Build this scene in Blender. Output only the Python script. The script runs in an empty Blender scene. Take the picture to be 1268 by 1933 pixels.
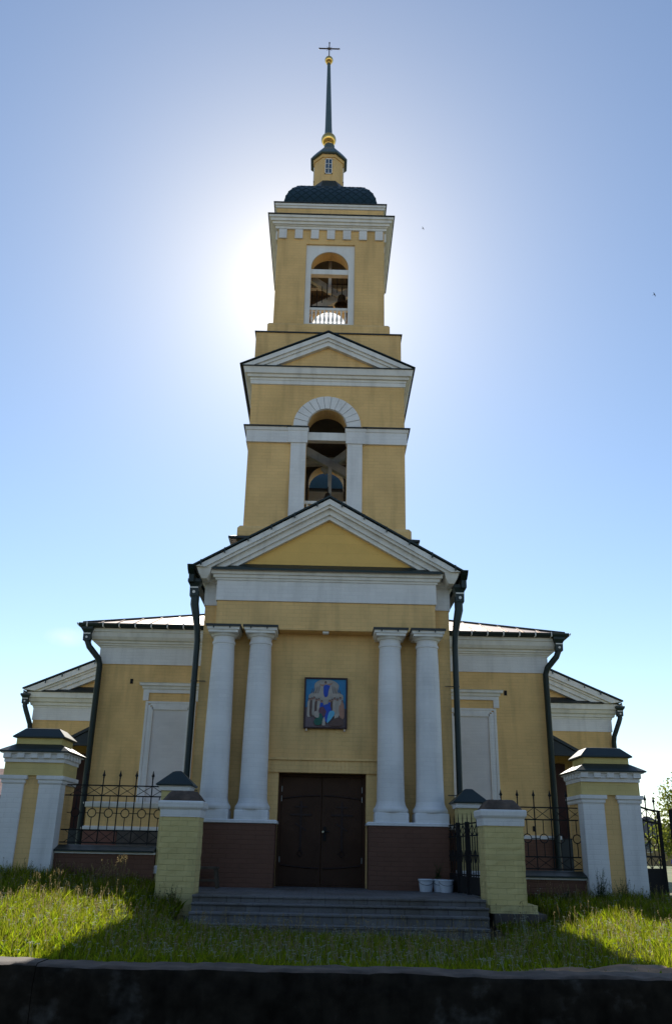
import bpy, bmesh, math, random
import numpy as np
from mathutils import Vector, Matrix
random.seed(7); RNG = np.random.default_rng(11)
R = math.radians
scene = bpy.context.scene
COL = scene.collection

# ------------------------------------------------------------------ camera
EYE = Vector((0, 0, 1.65))
TH, PS, RO = R(21.65), R(0.57), R(1.15)
fw = Vector((math.sin(PS)*math.cos(TH), math.cos(PS)*math.cos(TH), math.sin(TH)))
r0 = Vector((math.cos(PS), -math.sin(PS), 0)); u0 = r0.cross(fw)
rr = r0*math.cos(RO)+u0*math.sin(RO); uu = -r0*math.sin(RO)+u0*math.cos(RO)
cd = bpy.data.cameras.new('camera'); cam = bpy.data.objects.new('camera', cd); COL.objects.link(cam)
cam.matrix_world = Matrix(((rr.x, uu.x, -fw.x, 0), (rr.y, uu.y, -fw.y, 0), (rr.z, uu.z, -fw.z, EYE.z), (0, 0, 0, 1)))
cd.sensor_fit = 'VERTICAL'; cd.sensor_height = 24; cd.sensor_width = 24; cd.lens = 24*1600/1933
cd.clip_start = 0.1; cd.clip_end = 3000
scene.camera = cam

# ------------------------------------------------------------------ light
SUN_EL, SUN_AZ = R(36.6), R(-2.4)          # azimuth from +Y, negative = to the left
sv = Vector((math.sin(SUN_AZ)*math.cos(SUN_EL), math.cos(SUN_AZ)*math.cos(SUN_EL), math.sin(SUN_EL)))
sd = bpy.data.lights.new('sun', 'SUN'); sd.energy = 4.6; sd.angle = R(0.5); sd.color = (1, .94, .84)
so = bpy.data.objects.new('sun', sd); COL.objects.link(so)
so.rotation_euler = sv.to_track_quat('Z', 'Y').to_euler()
w = bpy.data.worlds.new('World'); scene.world = w; w.use_nodes = True
nt = w.node_tree; nt.nodes.clear()
def N(t, **k):
    n = nt.nodes.new(t)
    for a, b in k.items(): setattr(n, a, b)
    return n
L = lambda a, b: nt.links.new(a, b)
out = N('ShaderNodeOutputWorld'); bg = N('ShaderNodeBackground')
sky = N('ShaderNodeTexSky', sky_type='NISHITA', sun_disc=False, sun_elevation=SUN_EL, sun_rotation=SUN_AZ,
        air_density=1.0, dust_density=0.0, ozone_density=1.3, altitude=150)
# the bright air round the sun (aureole), a property of the sky itself: depends only on the angle to the sun
tc = N('ShaderNodeTexCoord'); dp = N('ShaderNodeVectorMath', operation='DOT_PRODUCT'); dp.inputs[1].default_value = sv
nrm = N('ShaderNodeVectorMath', operation='NORMALIZE'); L(tc.outputs['Generated'], nrm.inputs[0]); L(nrm.outputs[0], dp.inputs[0])
ac = N('ShaderNodeMath', operation='ARCCOSINE'); L(dp.outputs['Value'], ac.inputs[0])
def gauss(sig, amp, pw=1.0):
    a = N('ShaderNodeMath', operation='DIVIDE'); L(ac.outputs[0], a.inputs[0]); a.inputs[1].default_value = R(sig)
    b = N('ShaderNodeMath', operation='POWER'); L(a.outputs[0], b.inputs[0]); b.inputs[1].default_value = pw
    c = N('ShaderNodeMath', operation='MULTIPLY'); L(b.outputs[0], c.inputs[0]); c.inputs[1].default_value = -1
    e = N('ShaderNodeMath', operation='EXPONENT'); L(c.outputs[0], e.inputs[0])
    m = N('ShaderNodeMath', operation='MULTIPLY'); L(e.outputs[0], m.inputs[0]); m.inputs[1].default_value = amp
    return m
AUR = [(2.0, 6.0, 1.6), (7.9, 8.2, 1.0)]
g1 = gauss(*AUR[0]); g2 = gauss(*AUR[1])
gs = N('ShaderNodeMath', operation='ADD'); L(g1.outputs[0], gs.inputs[0]); L(g2.outputs[0], gs.inputs[1])
gc = N('ShaderNodeVectorMath', operation='SCALE'); gc.inputs[0].default_value = (1.0, .80, .42); L(gs.outputs[0], gc.inputs['Scale'])
sadd = N('ShaderNodeVectorMath', operation='ADD'); L(sky.outputs[0], sadd.inputs[0]); L(gc.outputs[0], sadd.inputs[1])
# one faint wisp of cloud low on the left
_a = Vector((math.sin(R(-14.9)), math.cos(R(-14.9)), 0))
wd = (fw*1600+rr*(128-634)-uu*(1203-966.5)).normalized()
wm = N('ShaderNodeMapping'); wm.vector_type = 'POINT'; wm.inputs['Location'].default_value = -wd; L(nrm.outputs[0], wm.inputs['Vector'])
wsx = N('ShaderNodeVectorMath', operation='MULTIPLY'); L(wm.outputs[0], wsx.inputs[0]); wsx.inputs[1].default_value = (48, 48, 110)
wn = N('ShaderNodeTexNoise'); wn.inputs['Scale'].default_value = 60; wn.inputs['Detail'].default_value = 5; L(nrm.outputs[0], wn.inputs['Vector'])
wl = N('ShaderNodeVectorMath', operation='LENGTH'); L(wsx.outputs[0], wl.inputs[0])
wr = N('ShaderNodeMapRange'); wr.inputs[1].default_value = 0; wr.inputs[2].default_value = 1.3; wr.inputs[3].default_value = 1; wr.inputs[4].default_value = 0; L(wl.outputs['Value'], wr.inputs[0])
wq = N('ShaderNodeMath', operation='MULTIPLY'); L(wr.outputs[0], wq.inputs[0]); L(wn.outputs[0], wq.inputs[1])
wc = N('ShaderNodeVectorMath', operation='SCALE'); wc.inputs[0].default_value = (2.2, 1.0, .5); L(wq.outputs[0], wc.inputs['Scale'])
sad2 = N('ShaderNodeVectorMath', operation='ADD'); L(sadd.outputs[0], sad2.inputs[0]); L(wc.outputs[0], sad2.inputs[1])
L(sad2.outputs[0], bg.inputs['Color']); bg.inputs['Strength'].default_value = 0.10
L(bg.outputs[0], out.inputs[0])
scene.view_settings.view_transform = 'Standard'; scene.view_settings.look = 'None'
scene.view_settings.gamma = 1; scene.view_settings.use_curve_mapping = False
scene.view_settings.exposure = 0.63
scene.render.engine = 'CYCLES'

# ------------------------------------------------------------------ materials
def material(name, col, rough=.8, var=.12, scale=3.0, brick=0, bump=.15, metal=0.0, spec=.3, col2=None, mix=.5, fine=60, bw=.25, bh=.077, mort=.010, streak=0.0, crsc=1.0):
    m = bpy.data.materials.new(name); m.use_nodes = True; t = m.node_tree; t.nodes.clear()
    def n(ty, **k):
        x = t.nodes.new(ty)
        for a, b in k.items(): setattr(x, a, b)
        return x
    l = lambda a, b: t.links.new(a, b)
    o = n('ShaderNodeOutputMaterial'); p = n('ShaderNodeBsdfPrincipled'); l(p.outputs[0], o.inputs[0])
    p.inputs['Roughness'].default_value = rough; p.inputs['Metallic'].default_value = metal
    p.inputs['Specular IOR Level'].default_value = spec
    tc = n('ShaderNodeTexCoord')
    no = n('ShaderNodeTexNoise'); no.inputs['Scale'].default_value = scale; no.inputs['Detail'].default_value = 6; l(tc.outputs['Object'], no.inputs['Vector'])
    ra = n('ShaderNodeMapRange'); ra.inputs[1].default_value = .3; ra.inputs[2].default_value = .7; ra.inputs[3].default_value = 1-var; ra.inputs[4].default_value = 1+var*.6
    l(no.outputs[0], ra.inputs[0])
    base = n('ShaderNodeRGB'); base.outputs[0].default_value = (*col, 1)
    cur = base.outputs[0]
    if col2:
        n2 = n('ShaderNodeTexNoise'); n2.inputs['Scale'].default_value = scale*crsc*.45; n2.inputs['Detail'].default_value = 8; n2.inputs['Roughness'].default_value = .65
        l(tc.outputs['Object'], n2.inputs['Vector'])
        r2 = n('ShaderNodeMapRange'); r2.inputs[1].default_value = mix-.07; r2.inputs[2].default_value = mix+.09; l(n2.outputs[0], r2.inputs[0])
        mx = n('ShaderNodeMix', data_type='RGBA'); l(r2.outputs[0], mx.inputs['Factor']); l(cur, mx.inputs['A']); mx.inputs['B'].default_value = (*col2, 1); cur = mx.outputs['Result']
    if streak:
        mp = n('ShaderNodeMapping'); mp.inputs['Scale'].default_value = (5, 5, .5); l(tc.outputs['Object'], mp.inputs['Vector'])
        n3 = n('ShaderNodeTexNoise'); n3.inputs['Scale'].default_value = 1; n3.inputs['Detail'].default_value = 5; l(mp.outputs[0], n3.inputs['Vector'])
        r3 = n('ShaderNodeMapRange'); r3.inputs[1].default_value = .5; r3.inputs[2].default_value = .75; r3.inputs[3].default_value = 1; r3.inputs[4].default_value = 1-streak; l(n3.outputs[0], r3.inputs[0])
        m3 = n('ShaderNodeVectorMath', operation='SCALE'); l(cur, m3.inputs[0]); l(r3.outputs[0], m3.inputs['Scale']); cur = m3.outputs[0]
    sc = n('ShaderNodeVectorMath', operation='SCALE'); l(cur, sc.inputs[0]); l(ra.outputs[0], sc.inputs['Scale']); cur = sc.outputs[0]
    hgt = None
    nf = n('ShaderNodeTexNoise'); nf.inputs['Scale'].default_value = fine; nf.inputs['Detail'].default_value = 4; l(tc.outputs['Object'], nf.inputs['Vector'])
    nmul = n('ShaderNodeMath', operation='MULTIPLY'); l(nf.outputs[0], nmul.inputs[0]); nmul.inputs[1].default_value = .004
    hgt = nmul.outputs[0]
    if brick:
        uv = n('ShaderNodeUVMap'); b = n('ShaderNodeTexBrick'); l(uv.outputs[0], b.inputs['Vector'])
        # a little wobble so that the courses are laid by hand
        nw = n('ShaderNodeTexNoise'); nw.inputs['Scale'].default_value = 6; l(tc.outputs['Object'], nw.inputs['Vector'])
        ws = n('ShaderNodeVectorMath', operation='SCALE'); l(nw.outputs['Color'], ws.inputs[0]); ws.inputs['Scale'].default_value = .02
        wa = n('ShaderNodeVectorMath', operation='ADD'); l(uv.outputs[0], wa.inputs[0]); l(ws.outputs[0], wa.inputs[1]); l(wa.outputs[0], b.inputs['Vector'])
        b.inputs['Scale'].default_value = 1; b.inputs['Brick Width'].default_value = bw; b.inputs['Row Height'].default_value = bh
        b.inputs['Mortar Size'].default_value = mort; b.inputs['Mortar Smooth'].default_value = .8; b.inputs['Bias'].default_value = 0
        b.inputs['Color1'].default_value = (1, 1, 1, 1); b.inputs['Color2'].default_value = (.93, .93, .93, 1); b.inputs['Mortar'].default_value = (1-brick*.5,)*3+(1,)
        # joints fade in and out under the paint
        mm = n('ShaderNodeMix', data_type='RGBA'); mm.inputs['A'].default_value = (1, 1, 1, 1); l(b.outputs['Color'], mm.inputs['B'])
        n5 = n('ShaderNodeTexNoise'); n5.inputs['Scale'].default_value = 1.7; n5.inputs['Detail'].default_value = 4; l(tc.outputs['Object'], n5.inputs['Vector'])
        r5 = n('ShaderNodeMapRange'); r5.inputs[1].default_value = .35; r5.inputs[2].default_value = .65; r5.inputs[3].default_value = .25; l(n5.outputs[0], r5.inputs[0]); l(r5.outputs[0], mm.inputs['Factor'])
        mu = n('ShaderNodeVectorMath', operation='MULTIPLY'); l(cur, mu.inputs[0]); l(mm.outputs['Result'], mu.inputs[1]); cur = mu.outputs[0]
        inv = n('ShaderNodeMath', operation='MULTIPLY_ADD'); l(b.outputs['Fac'], inv.inputs[0]); inv.inputs[1].default_value = -.012*brick; l(hgt, inv.inputs[2]); hgt = inv.outputs[0]
    bp = n('ShaderNodeBump'); bp.inputs['Strength'].default_value = min(1, bump*4); bp.inputs['Distance'].default_value = 1.0; l(hgt, bp.inputs['Height']); l(bp.outputs[0], p.inputs['Normal'])
    l(cur, p.inputs['Base Color'])
    return m
YEL = material('yellow_painted_brick', (.82, .535, .225), brick=.3, var=.12, scale=1.2, streak=.22, col2=(.72, .47, .19), mix=.58)
YELP = material('yellow_pier_brick', (.66, .54, .24), brick=.6, var=.16, scale=2.0, streak=.25, col2=(.52, .43, .21), mix=.6, mort=.007)
YELS = material('yellow_boards', (.80, .50, .15), brick=.3, var=.05, bw=3.5, bh=.2, mort=.006)
WHT = material('white_painted_brick', (.79, .77, .75), brick=.2, var=.08, scale=1.5, streak=.15)
WHTP = material('white_paint', (.79, .77, .73), var=.08, scale=2.5, streak=.18)
BRN = material('brown_painted_plinth', (.165, .080, .052), brick=.45, var=.15, scale=1.5)
GRN = material('dark_green_sheet_metal', (.013, .026, .026), rough=.42, spec=.35, var=.15, bump=.05)
BLK = material('black_flashing', (.025, .03, .03), rough=.5, spec=.4, var=.15, bump=.05)
SIL = material('galvanised_roof_sheet', (.46, .36, .29), rough=.42, metal=.75, var=.06, bump=.03)
IRO = material('black_iron', (.018, .017, .017), rough=.75, spec=.2, bump=.1)
DOOR = material('brown_door_metal', (.062, .031, .018), rough=.6, spec=.15, var=.25, scale=2)
DOORD = material('door_relief', (.030, .014, .011), rough=.55, spec=.3)
TIM = material('limewashed_timber', (.50, .48, .45), var=.25, scale=4, streak=.2)
PLA = material('shade_dark_inner_plaster', (.12, .10, .085), var=.2, scale=2)  # plaster coloured darker than its own tone: the belfry shade is painted in
GLD = material('gilded_metal', (.95, .58, .16), rough=.22, metal=1, var=.06, bump=.02)
GLS = material('window_glass', (.05, .09, .15), rough=.08, spec=.8, var=.1, bump=.0)
SPI = material('spire_sheet', (.07, .11, .12), rough=.42, spec=.5, var=.1, bump=.03)
CON = material('old_concrete', (.16, .14, .12), var=.3, scale=2.5, col2=(.09, .075, .065), mix=.5, bump=.5, streak=.3, fine=25)
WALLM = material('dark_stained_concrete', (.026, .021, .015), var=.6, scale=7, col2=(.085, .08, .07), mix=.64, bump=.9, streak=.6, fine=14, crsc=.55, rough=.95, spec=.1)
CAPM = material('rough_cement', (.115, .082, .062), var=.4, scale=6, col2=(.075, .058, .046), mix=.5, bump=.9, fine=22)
TILE = material('step_tiles', (.16, .155, .155), brick=1.0, var=.22, scale=3, bw=.20, bh=.20, mort=.010, col2=(.11, .10, .09), mix=.55, rough=.6)
SOIL = material('soil', (.10, .075, .05), var=.3, scale=5, bump=.8, fine=12, col2=(.06, .075, .03), mix=.5)
MEAD = material('distant_meadow', (.10, .13, .035), var=.35, scale=.6, col2=(.16, .15, .06), mix=.55, bump=.8, fine=8)
ROAD = material('asphalt', (.11, .10, .09), var=.25, scale=2, bump=.5, fine=40)
BUCK = material('white_plastic_bucket', (.62, .66, .72), rough=.45, var=.15, scale=8)
WOOD = material('grey_old_wood', (.09, .07, .05), var=.35, scale=8, streak=.3)
REDR = material('pinkish_old_roof', (.42, .25, .20), var=.3, scale=2)
TAN = material('tan_plaster', (.45, .33, .18), var=.15, scale=1)
BLUE = material('blue_paint', (.03, .06, .35), var=.1)
DKB = material('dome_sheet', (.012, .032, .04), rough=.42, spec=.35, var=.2)
BARK = material('bark', (.10, .075, .05), var=.3, bump=.6)
def leaf_mat(name, c1, c2, trans=.55, rough=.6):
    m = bpy.data.materials.new(name); m.use_nodes = True; t = m.node_tree; t.nodes.clear(); l = t.links.new
    o = t.nodes.new('ShaderNodeOutputMaterial'); g = t.nodes.new('ShaderNodeNewGeometry'); ra = t.nodes.new('ShaderNodeValToRGB')
    ra.color_ramp.elements[0].color = (*c1, 1); ra.color_ramp.elements[1].color = (*c2, 1)
    l(g.outputs['Random Per Island'], ra.inputs[0])
    p = t.nodes.new('ShaderNodeBsdfPrincipled'); p.inputs['Roughness'].default_value = rough; p.inputs['Specular IOR Level'].default_value = .25; l(ra.outputs[0], p.inputs['Base Color'])
    tr = t.nodes.new('ShaderNodeBsdfTranslucent'); l(ra.outputs[0], tr.inputs[0])
    mx = t.nodes.new('ShaderNodeMixShader'); mx.inputs[0].default_value = trans; l(p.outputs[0], mx.inputs[1]); l(tr.outputs[0], mx.inputs[2]); l(mx.outputs[0], o.inputs[0])
    return m
GRS = leaf_mat('grass_blades', (.045, .070, .004), (.32, .34, .02), .77)
GRSD = leaf_mat('broad_leaves', (.10, .18, .005), (.32, .38, .012), .75)
STRW = leaf_mat('seed_heads', (.17, .13, .05), (.34, .26, .13), .5)
PETL = leaf_mat('white_petals', (.30, .32, .24), (.48, .48, .38), .4)
DARKL = leaf_mat('dark_weed_leaves', (.02, .05, .012), (.06, .10, .025), .35)
TREEL = leaf_mat('tree_leaves', (.10, .13, .015), (.28, .30, .05), .5)

# ------------------------------------------------------------------ builders
def org(o):
    v = Vector((0, 0, 0))
    while o is not None: v += o.location; o = o.parent
    return v
class MB:
    def __init__(s): s.v = []; s.f = []; s.mi = []; s.sm = []; s.cur = 0; s.g = []; s.gi = 0
    def nxt(s): s.gi += 1; return s            # what follows is a separate piece: an object of its own
    def add(s, vs, fs, smooth=False):
        k = len(s.v); s.v += [tuple(v) for v in vs]
        for f in fs: s.f.append([i+k for i in f]); s.mi.append(s.cur); s.sm.append(smooth); s.g.append(s.gi)
        return s
    def box(s, x0, x1, y0, y1, z0, z1):
        return s.add([(x0, y0, z0), (x1, y0, z0), (x1, y1, z0), (x0, y1, z0), (x0, y0, z1), (x1, y0, z1), (x1, y1, z1), (x0, y1, z1)],
                     [(0, 3, 2, 1), (4, 5, 6, 7), (0, 1, 5, 4), (1, 2, 6, 5), (2, 3, 7, 6), (3, 0, 4, 7)])
    def prism(s, poly, y0, y1):               # poly in (x,z), ccw seen from -Y
        n = len(poly)
        vs = [(x, y0, z) for x, z in poly]+[(x, y1, z) for x, z in poly]
        fs = [tuple(range(n)), tuple(range(2*n-1, n-1, -1))]+[(i+n, (i+1) % n+n, (i+1) % n, i)[::-1] if False else (i, i+n, (i+1) % n+n, (i+1) % n) for i in range(n)]
        return s.add(vs, fs)
    def prismx(s, poly, x0, x1):              # poly in (y,z)
        n = len(poly)
        vs = [(x0, y, z) for y, z in poly]+[(x1, y, z) for y, z in poly]
        return s.add(vs, [tuple(range(n))[::-1], tuple(range(n, 2*n))]+[(i, (i+1) % n, (i+1) % n+n, i+n) for i in range(n)])
    def rings(s, loops, top=True, bot=True, smooth=False, close=True):
        n = len(loops[0]); vs = [p for lp in loops for p in lp]; fs = []
        for k in range(len(loops)-1):
            for i in range(n if close else n-1):
                j = (i+1) % n; fs.append((k*n+i, k*n+j, (k+1)*n+j, (k+1)*n+i))
        s.add(vs, fs, smooth)
        if bot: s.add(loops[0], [tuple(range(n))[::-1]])
        if top: s.add(loops[-1], [tuple(range(n))])
        return s
    def mold(s, x0, x1, y0, y1, prof, top=True, bot=True):   # rectangular footprint, profile of (outset, z)
        return s.rings([[(x0-o, y0-o, z), (x1+o, y0-o, z), (x1+o, y1+o, z), (x0-o, y1+o, z)] for o, z in prof], top, bot)
    def lathe(s, cx, cy, prof, n=24, a0=0.0, smooth=True, sx=1.0):
        return s.rings([[(cx+r*math.cos(a0+2*math.pi*i/n)*sx, cy+r*math.sin(a0+2*math.pi*i/n), z) for i in range(n)] for r, z in prof], smooth=smooth)
    def tube(s, pts, r, n=10, smooth=True, cap=True):
        pts = [Vector(p) for p in pts]; loops = []
        rad = r if isinstance(r, (list, tuple)) else [r]*len(pts)
        for i, p in enumerate(pts):
            d = (pts[min(i+1, len(pts)-1)]-pts[max(i-1, 0)]).normalized()
            a = d.cross(Vector((0, 1, 0))) if abs(d.y) < .9 else d.cross(Vector((1, 0, 0)))
            a.normalize(); b = d.cross(a)
            loops.append([tuple(p+(a*math.cos(2*math.pi*k/n)+b*math.sin(2*math.pi*k/n))*rad[i]) for k in range(n)])
        return s.rings(loops, cap, cap, smooth)
    def bar(s, p, q, wd, th, up=(0, 1, 0)):   # rectangular bar from p to q
        p, q = Vector(p), Vector(q); d = (q-p).normalized(); a = Vector(up).cross(d).normalized(); b = d.cross(a)
        lo = []
        for c in (p, q): lo.append([tuple(c+a*x*wd/2+b*y*th/2) for x, y in ((-1, -1), (1, -1), (1, 1), (-1, 1))])
        return s.rings(lo)
    def sphere(s, c, r, n=20, m=12, sz=1.0):
        return s.lathe(c[0], c[1], [(max(1e-4, r*math.sin(math.pi*i/m)), c[2]-r*sz*math.cos(math.pi*i/m)) for i in range(m+1)], n)
    def build(s, name, mats, parent=None, bevel=0.0, fix=True):
        if len(set(s.g)) > 1:
            res = None
            for gi in sorted(set(s.g)):
                t = MB(); used = {}
                for f, a, b, q in zip(s.f, s.mi, s.sm, s.g):
                    if q != gi: continue
                    nf = []
                    for i in f:
                        if i not in used: used[i] = len(t.v); t.v.append(s.v[i])
                        nf.append(used[i])
                    t.f.append(nf); t.mi.append(a); t.sm.append(b); t.g.append(0)
                o = t.build(name, mats, parent, bevel, fix); res = res or o
            return res
        o0 = org(parent)
        me = bpy.data.meshes.new(name)
        me.from_pydata([(x-o0.x, y-o0.y, z-o0.z) for x, y, z in s.v], [], s.f)
        mats = mats if isinstance(mats, (list, tuple)) else [mats]
        for m in mats: me.materials.append(m)
        me.polygons.foreach_set('material_index', s.mi); me.polygons.foreach_set('use_smooth', s.sm)
        if fix:
            bm = bmesh.new(); bm.from_mesh(me); bmesh.ops.recalc_face_normals(bm, faces=bm.faces); bm.to_mesh(me); bm.free()
        uvl = me.uv_layers.new(name='UVMap'); vs = me.vertices
        for p in me.polygons:
            nx, ny, nz = p.normal
            for li in p.loop_indices:
                c = vs[me.loops[li].vertex_index].co
                if abs(nz) > .75: u, v = c.x, c.y
                elif abs(nx) > abs(ny): u, v = c.y, c.z
                else: u, v = c.x, c.z
                uvl.data[li].uv = (u, v)
        me.update()
        o = bpy.data.objects.new(name, me); COL.objects.link(o)
        if parent: o.parent = parent
        if bevel:
            b = o.modifiers.new('bevel', 'BEVEL'); b.width = bevel; b.segments = 2; b.limit_method = 'ANGLE'; b.angle_limit = R(40)
        return o
def tag(o, label=None, cat=None, group=None, kind=None):
    if label: o['label'] = label
    if cat: o['category'] = cat
    if group: o['group'] = group
    if kind: o['kind'] = kind
    return o
def thing(name, label, cat, loc=(0, 0, 0), group=None):
    o = bpy.data.objects.new(name, None); COL.objects.link(o); o.location = loc; o.empty_display_size = .2
    return tag(o, label, cat, group)
def wall_arch(m, x0, x1, y0, y1, z0, z1, cx, hw, zb, zs, rad=None, nseg=16):
    """wall slab x0..x1, z0..z1 with an arched opening of half width hw, sill zb, springing zs"""
    rz = rad or hw
    m.box(x0, cx-hw, y0, y1, z0, z1); m.box(cx+hw, x1, y0, y1, z0, z1)
    if zb > z0: m.box(cx-hw, cx+hw, y0, y1, z0, zb)
    arc = [(cx+hw*math.cos(math.pi*(1-i/nseg)), zs+rz*math.sin(math.pi*(1-i/nseg))) for i in range(nseg+1)]
    for i in range(nseg):
        (xa, za), (xb, zb_) = arc[i], arc[i+1]
        m.prism([(xa, za), (xb, zb_), (xb, z1), (xa, z1)], y0, y1)
def wall_archx(m, x0, x1, y0, y1, z0, z1, cy, hw, zb, zs, nseg=12):
    m.box(x0, x1, y0, cy-hw, z0, z1); m.box(x0, x1, cy+hw, y1, z0, z1)
    if zb > z0: m.box(x0, x1, cy-hw, cy+hw, z0, zb)
    arc = [(cy+hw*math.cos(math.pi*(1-i/nseg)), zs+hw*math.sin(math.pi*(1-i/nseg))) for i in range(nseg+1)]
    for i in range(nseg):
        (ya, za), (yb, zb_) = arc[i], arc[i+1]
        m.prismx([(ya, za), (yb, zb_), (yb, z1), (ya, z1)], x0, x1)
def chevron(m, cx, hw, ze, za, y0, y1, t0, t1, cut=None):
    """gable band between offsets t0 (upper) and t1 (lower) below the roof line; cut = z below which it is trimmed"""
    for s in (-1, 1):
        def P(u, t): return (cx+s*u, za-(za-ze)*u/hw-t)
        sl = (za-ze)/hw
        u0 = hw; u1 = hw
        if cut is not None:
            u0 = min(hw, (za-t0-cut)/sl); u1 = min(hw, max(0.01, (za-t1-cut)/sl))
        poly = [P(0, t0), P(u0, t0)] + ([P(u1, t1)] if True else []) + [P(0, t1)]
        if s > 0: poly = poly[::-1]
        m.prism(poly, y0, y1)

# ------------------------------------------------------------------ ground, road, lawn
def zl(x, y):
    y_ = np.clip(y, 8.1, 60)
    z = np.interp(y_, [8.1, 12.2, 13.6, 15.0, 60], [.70, .72, .86, 1.0, 1.0])
    side = np.clip((np.abs(x)-2.2)/2.0, 0, 1)*np.interp(y_, [8.1, 10, 13, 16], [0, .06, .05, 0])
    dip = -.13*np.clip(1-(np.abs(x-.5)/3.3)**4, 0, 1)*np.interp(y_, [8.1, 9.5, 13.3, 13.9], [0, 1, 1, 0])
    return z+side+dip-.018*np.clip(x, -6, 6)*np.interp(y_, [8.1, 12, 15], [.3, 1, 1])
m = MB(); m.add([(-250, -250, 0), (250, -250, 0), (250, 8.0, 0), (-250, 8.0, 0)], [(0, 1, 2, 3)])
tag(m.build('road', ROAD), 'dark asphalt road in front of the retaining wall', kind='structure')
xs = np.concatenate([[-600, -200, -80, -30, -14], np.arange(-8, 8.01, .25), [14, 30, 80, 200, 600]])
ys = np.concatenate([np.arange(8.1, 16.1, .25), [18, 22, 30, 45, 70, 120, 250, 900]])
vv = []
for y in ys:
    for x in xs:
        bump = .02*math.sin(x*2.1+y*1.3)+.015*math.sin(x*5.3-y*3.1) if abs(x) < 9 and y < 16 else 0
        if y > 12.0 and abs(x) < 2.6: bump = -.12
        vv.append((x, y, float(zl(np.array(x), np.array(y)))-.02+bump))
nx = len(xs)
m = MB(); m.add(vv, [(j*nx+i, j*nx+i+1, (j+1)*nx+i+1, (j+1)*nx+i) for j in range(len(ys)-1) for i in range(nx-1)], True)
g = m.build('ground', [SOIL, MEAD]); tag(g, 'grassy raised ground around the church', kind='structure')
for p in g.data.polygons:
    if p.center.y > 16.2: p.material_index = 1

# retaining wall: cast in lengths, broken edge
wall = thing('retaining_wall', 'low dark stained concrete retaining wall along the bottom, below the grass', 'wall', (0, 7.7, 0))
from mathutils import noise as MN
def wall_piece(x0, x1, dz):
    m = MB(); st_ = .045 if abs(x1) < 13 and abs(x0) < 13 else .5; n = max(2, int((x1-x0)/st_)); lo = []
    nz = lambda x, y, z, f, a: a*MN.fractal(Vector((x*f, y*f, z*f)), .9, 2.1, 5)
    zs = [-.05, .1, .2, .28, .36, .44, .50, .55, .59, .62, .65]
    for i in range(n+1):
        x = x0+(x1-x0)*i/n; zt = .715+dz-.004*x+nz(x, 1, 0, .9, .018)+nz(x, 7, 0, 5, .008); chip = max(0, MN.noise(Vector((x*2.3, 4, 0)))-.15)**2*.12
        lp = [(x, 7.78+nz(x, 0, z, 3.0, .016)+nz(x, 5, z, 14, .004)+(.012 if z > .6 else 0), z) for z in zs]
        lp += [(x, 7.81+chip+nz(x, 2, 9, 6, .012), zt-.012-chip*.25)]
        for y in (7.85, 7.90, 7.96, 8.02, 8.08, 8.15): lp.append((x, y+chip*.3, zt+.004+nz(x, y, 3, 4, .010)+nz(x, y, 3, 14, .004)))
        lp.append((x, 8.18, -.05)); lo.append(lp)
    m.rings(lo, smooth=True)
    return m
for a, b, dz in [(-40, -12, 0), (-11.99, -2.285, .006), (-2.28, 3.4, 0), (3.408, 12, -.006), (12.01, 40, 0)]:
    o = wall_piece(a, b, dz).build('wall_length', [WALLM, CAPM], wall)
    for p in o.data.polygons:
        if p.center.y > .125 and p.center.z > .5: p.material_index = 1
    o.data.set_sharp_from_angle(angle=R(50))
# bare reddish soil and rubble at the right end of the bank
EARTH = material('reddish_trodden_earth', (.30, .17, .09), var=.35, scale=6, bump=.9, fine=14, col2=(.20, .14, .09), mix=.5)
m = MB(); lo = []
for i in range(60):
    x = 1.6+i*.075; q = []
    for k in range(12):
        y = 8.02+k*.07; f = math.sin(math.pi*k/11)*min(1, i/14); q.append((x, y, .655-.004*x+.085*f+.035*MN.fractal(Vector((x*3, y*4, 2)), .9, 2, 4)*min(1, i/10)))
    lo.append(q)
m.rings(lo, False, False, smooth=True, close=False)
tag(m.build('bare_earth', EARTH), 'reddish bare earth on top of the bank at the right end of the wall', kind='structure')

# steps and platform
st = thing('entrance_steps', 'grey tiled platform and three worn steps between the brick piers', 'steps', (.3, 13.5, .7))
for i, (x0, x1, y0, y1, z0, z1) in enumerate([(-1.80, 2.38, 13.27, 14.2, .6, 1.0), (-2.3, 2.50, 14.2, 16.9, .6, .999), (-1.76, 2.36, 12.95, 13.27, .6, .915), (-1.74, 2.30, 12.62, 12.95, .5, .82), (-1.70, 2.25, 12.30, 12.62, .45, .70)]):
    m = MB(); m.box(x0, x1, y0, y1, z0, z1)
    if i in (1, 2, 3): pass
    if i != 1: m.box(x0-.005, x1+.005, y0-.025, y0+.06, z1-.028, z1+.004)
    m.build('platform' if i < 2 else 'step', TILE, st, bevel=.008)

# ------------------------------------------------------------------ the church
ch = thing('church', 'yellow and white brick church with a tall bell tower, columned porch and green spire', 'church', (0, 18.9, 1.0))
PX = .03
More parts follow.
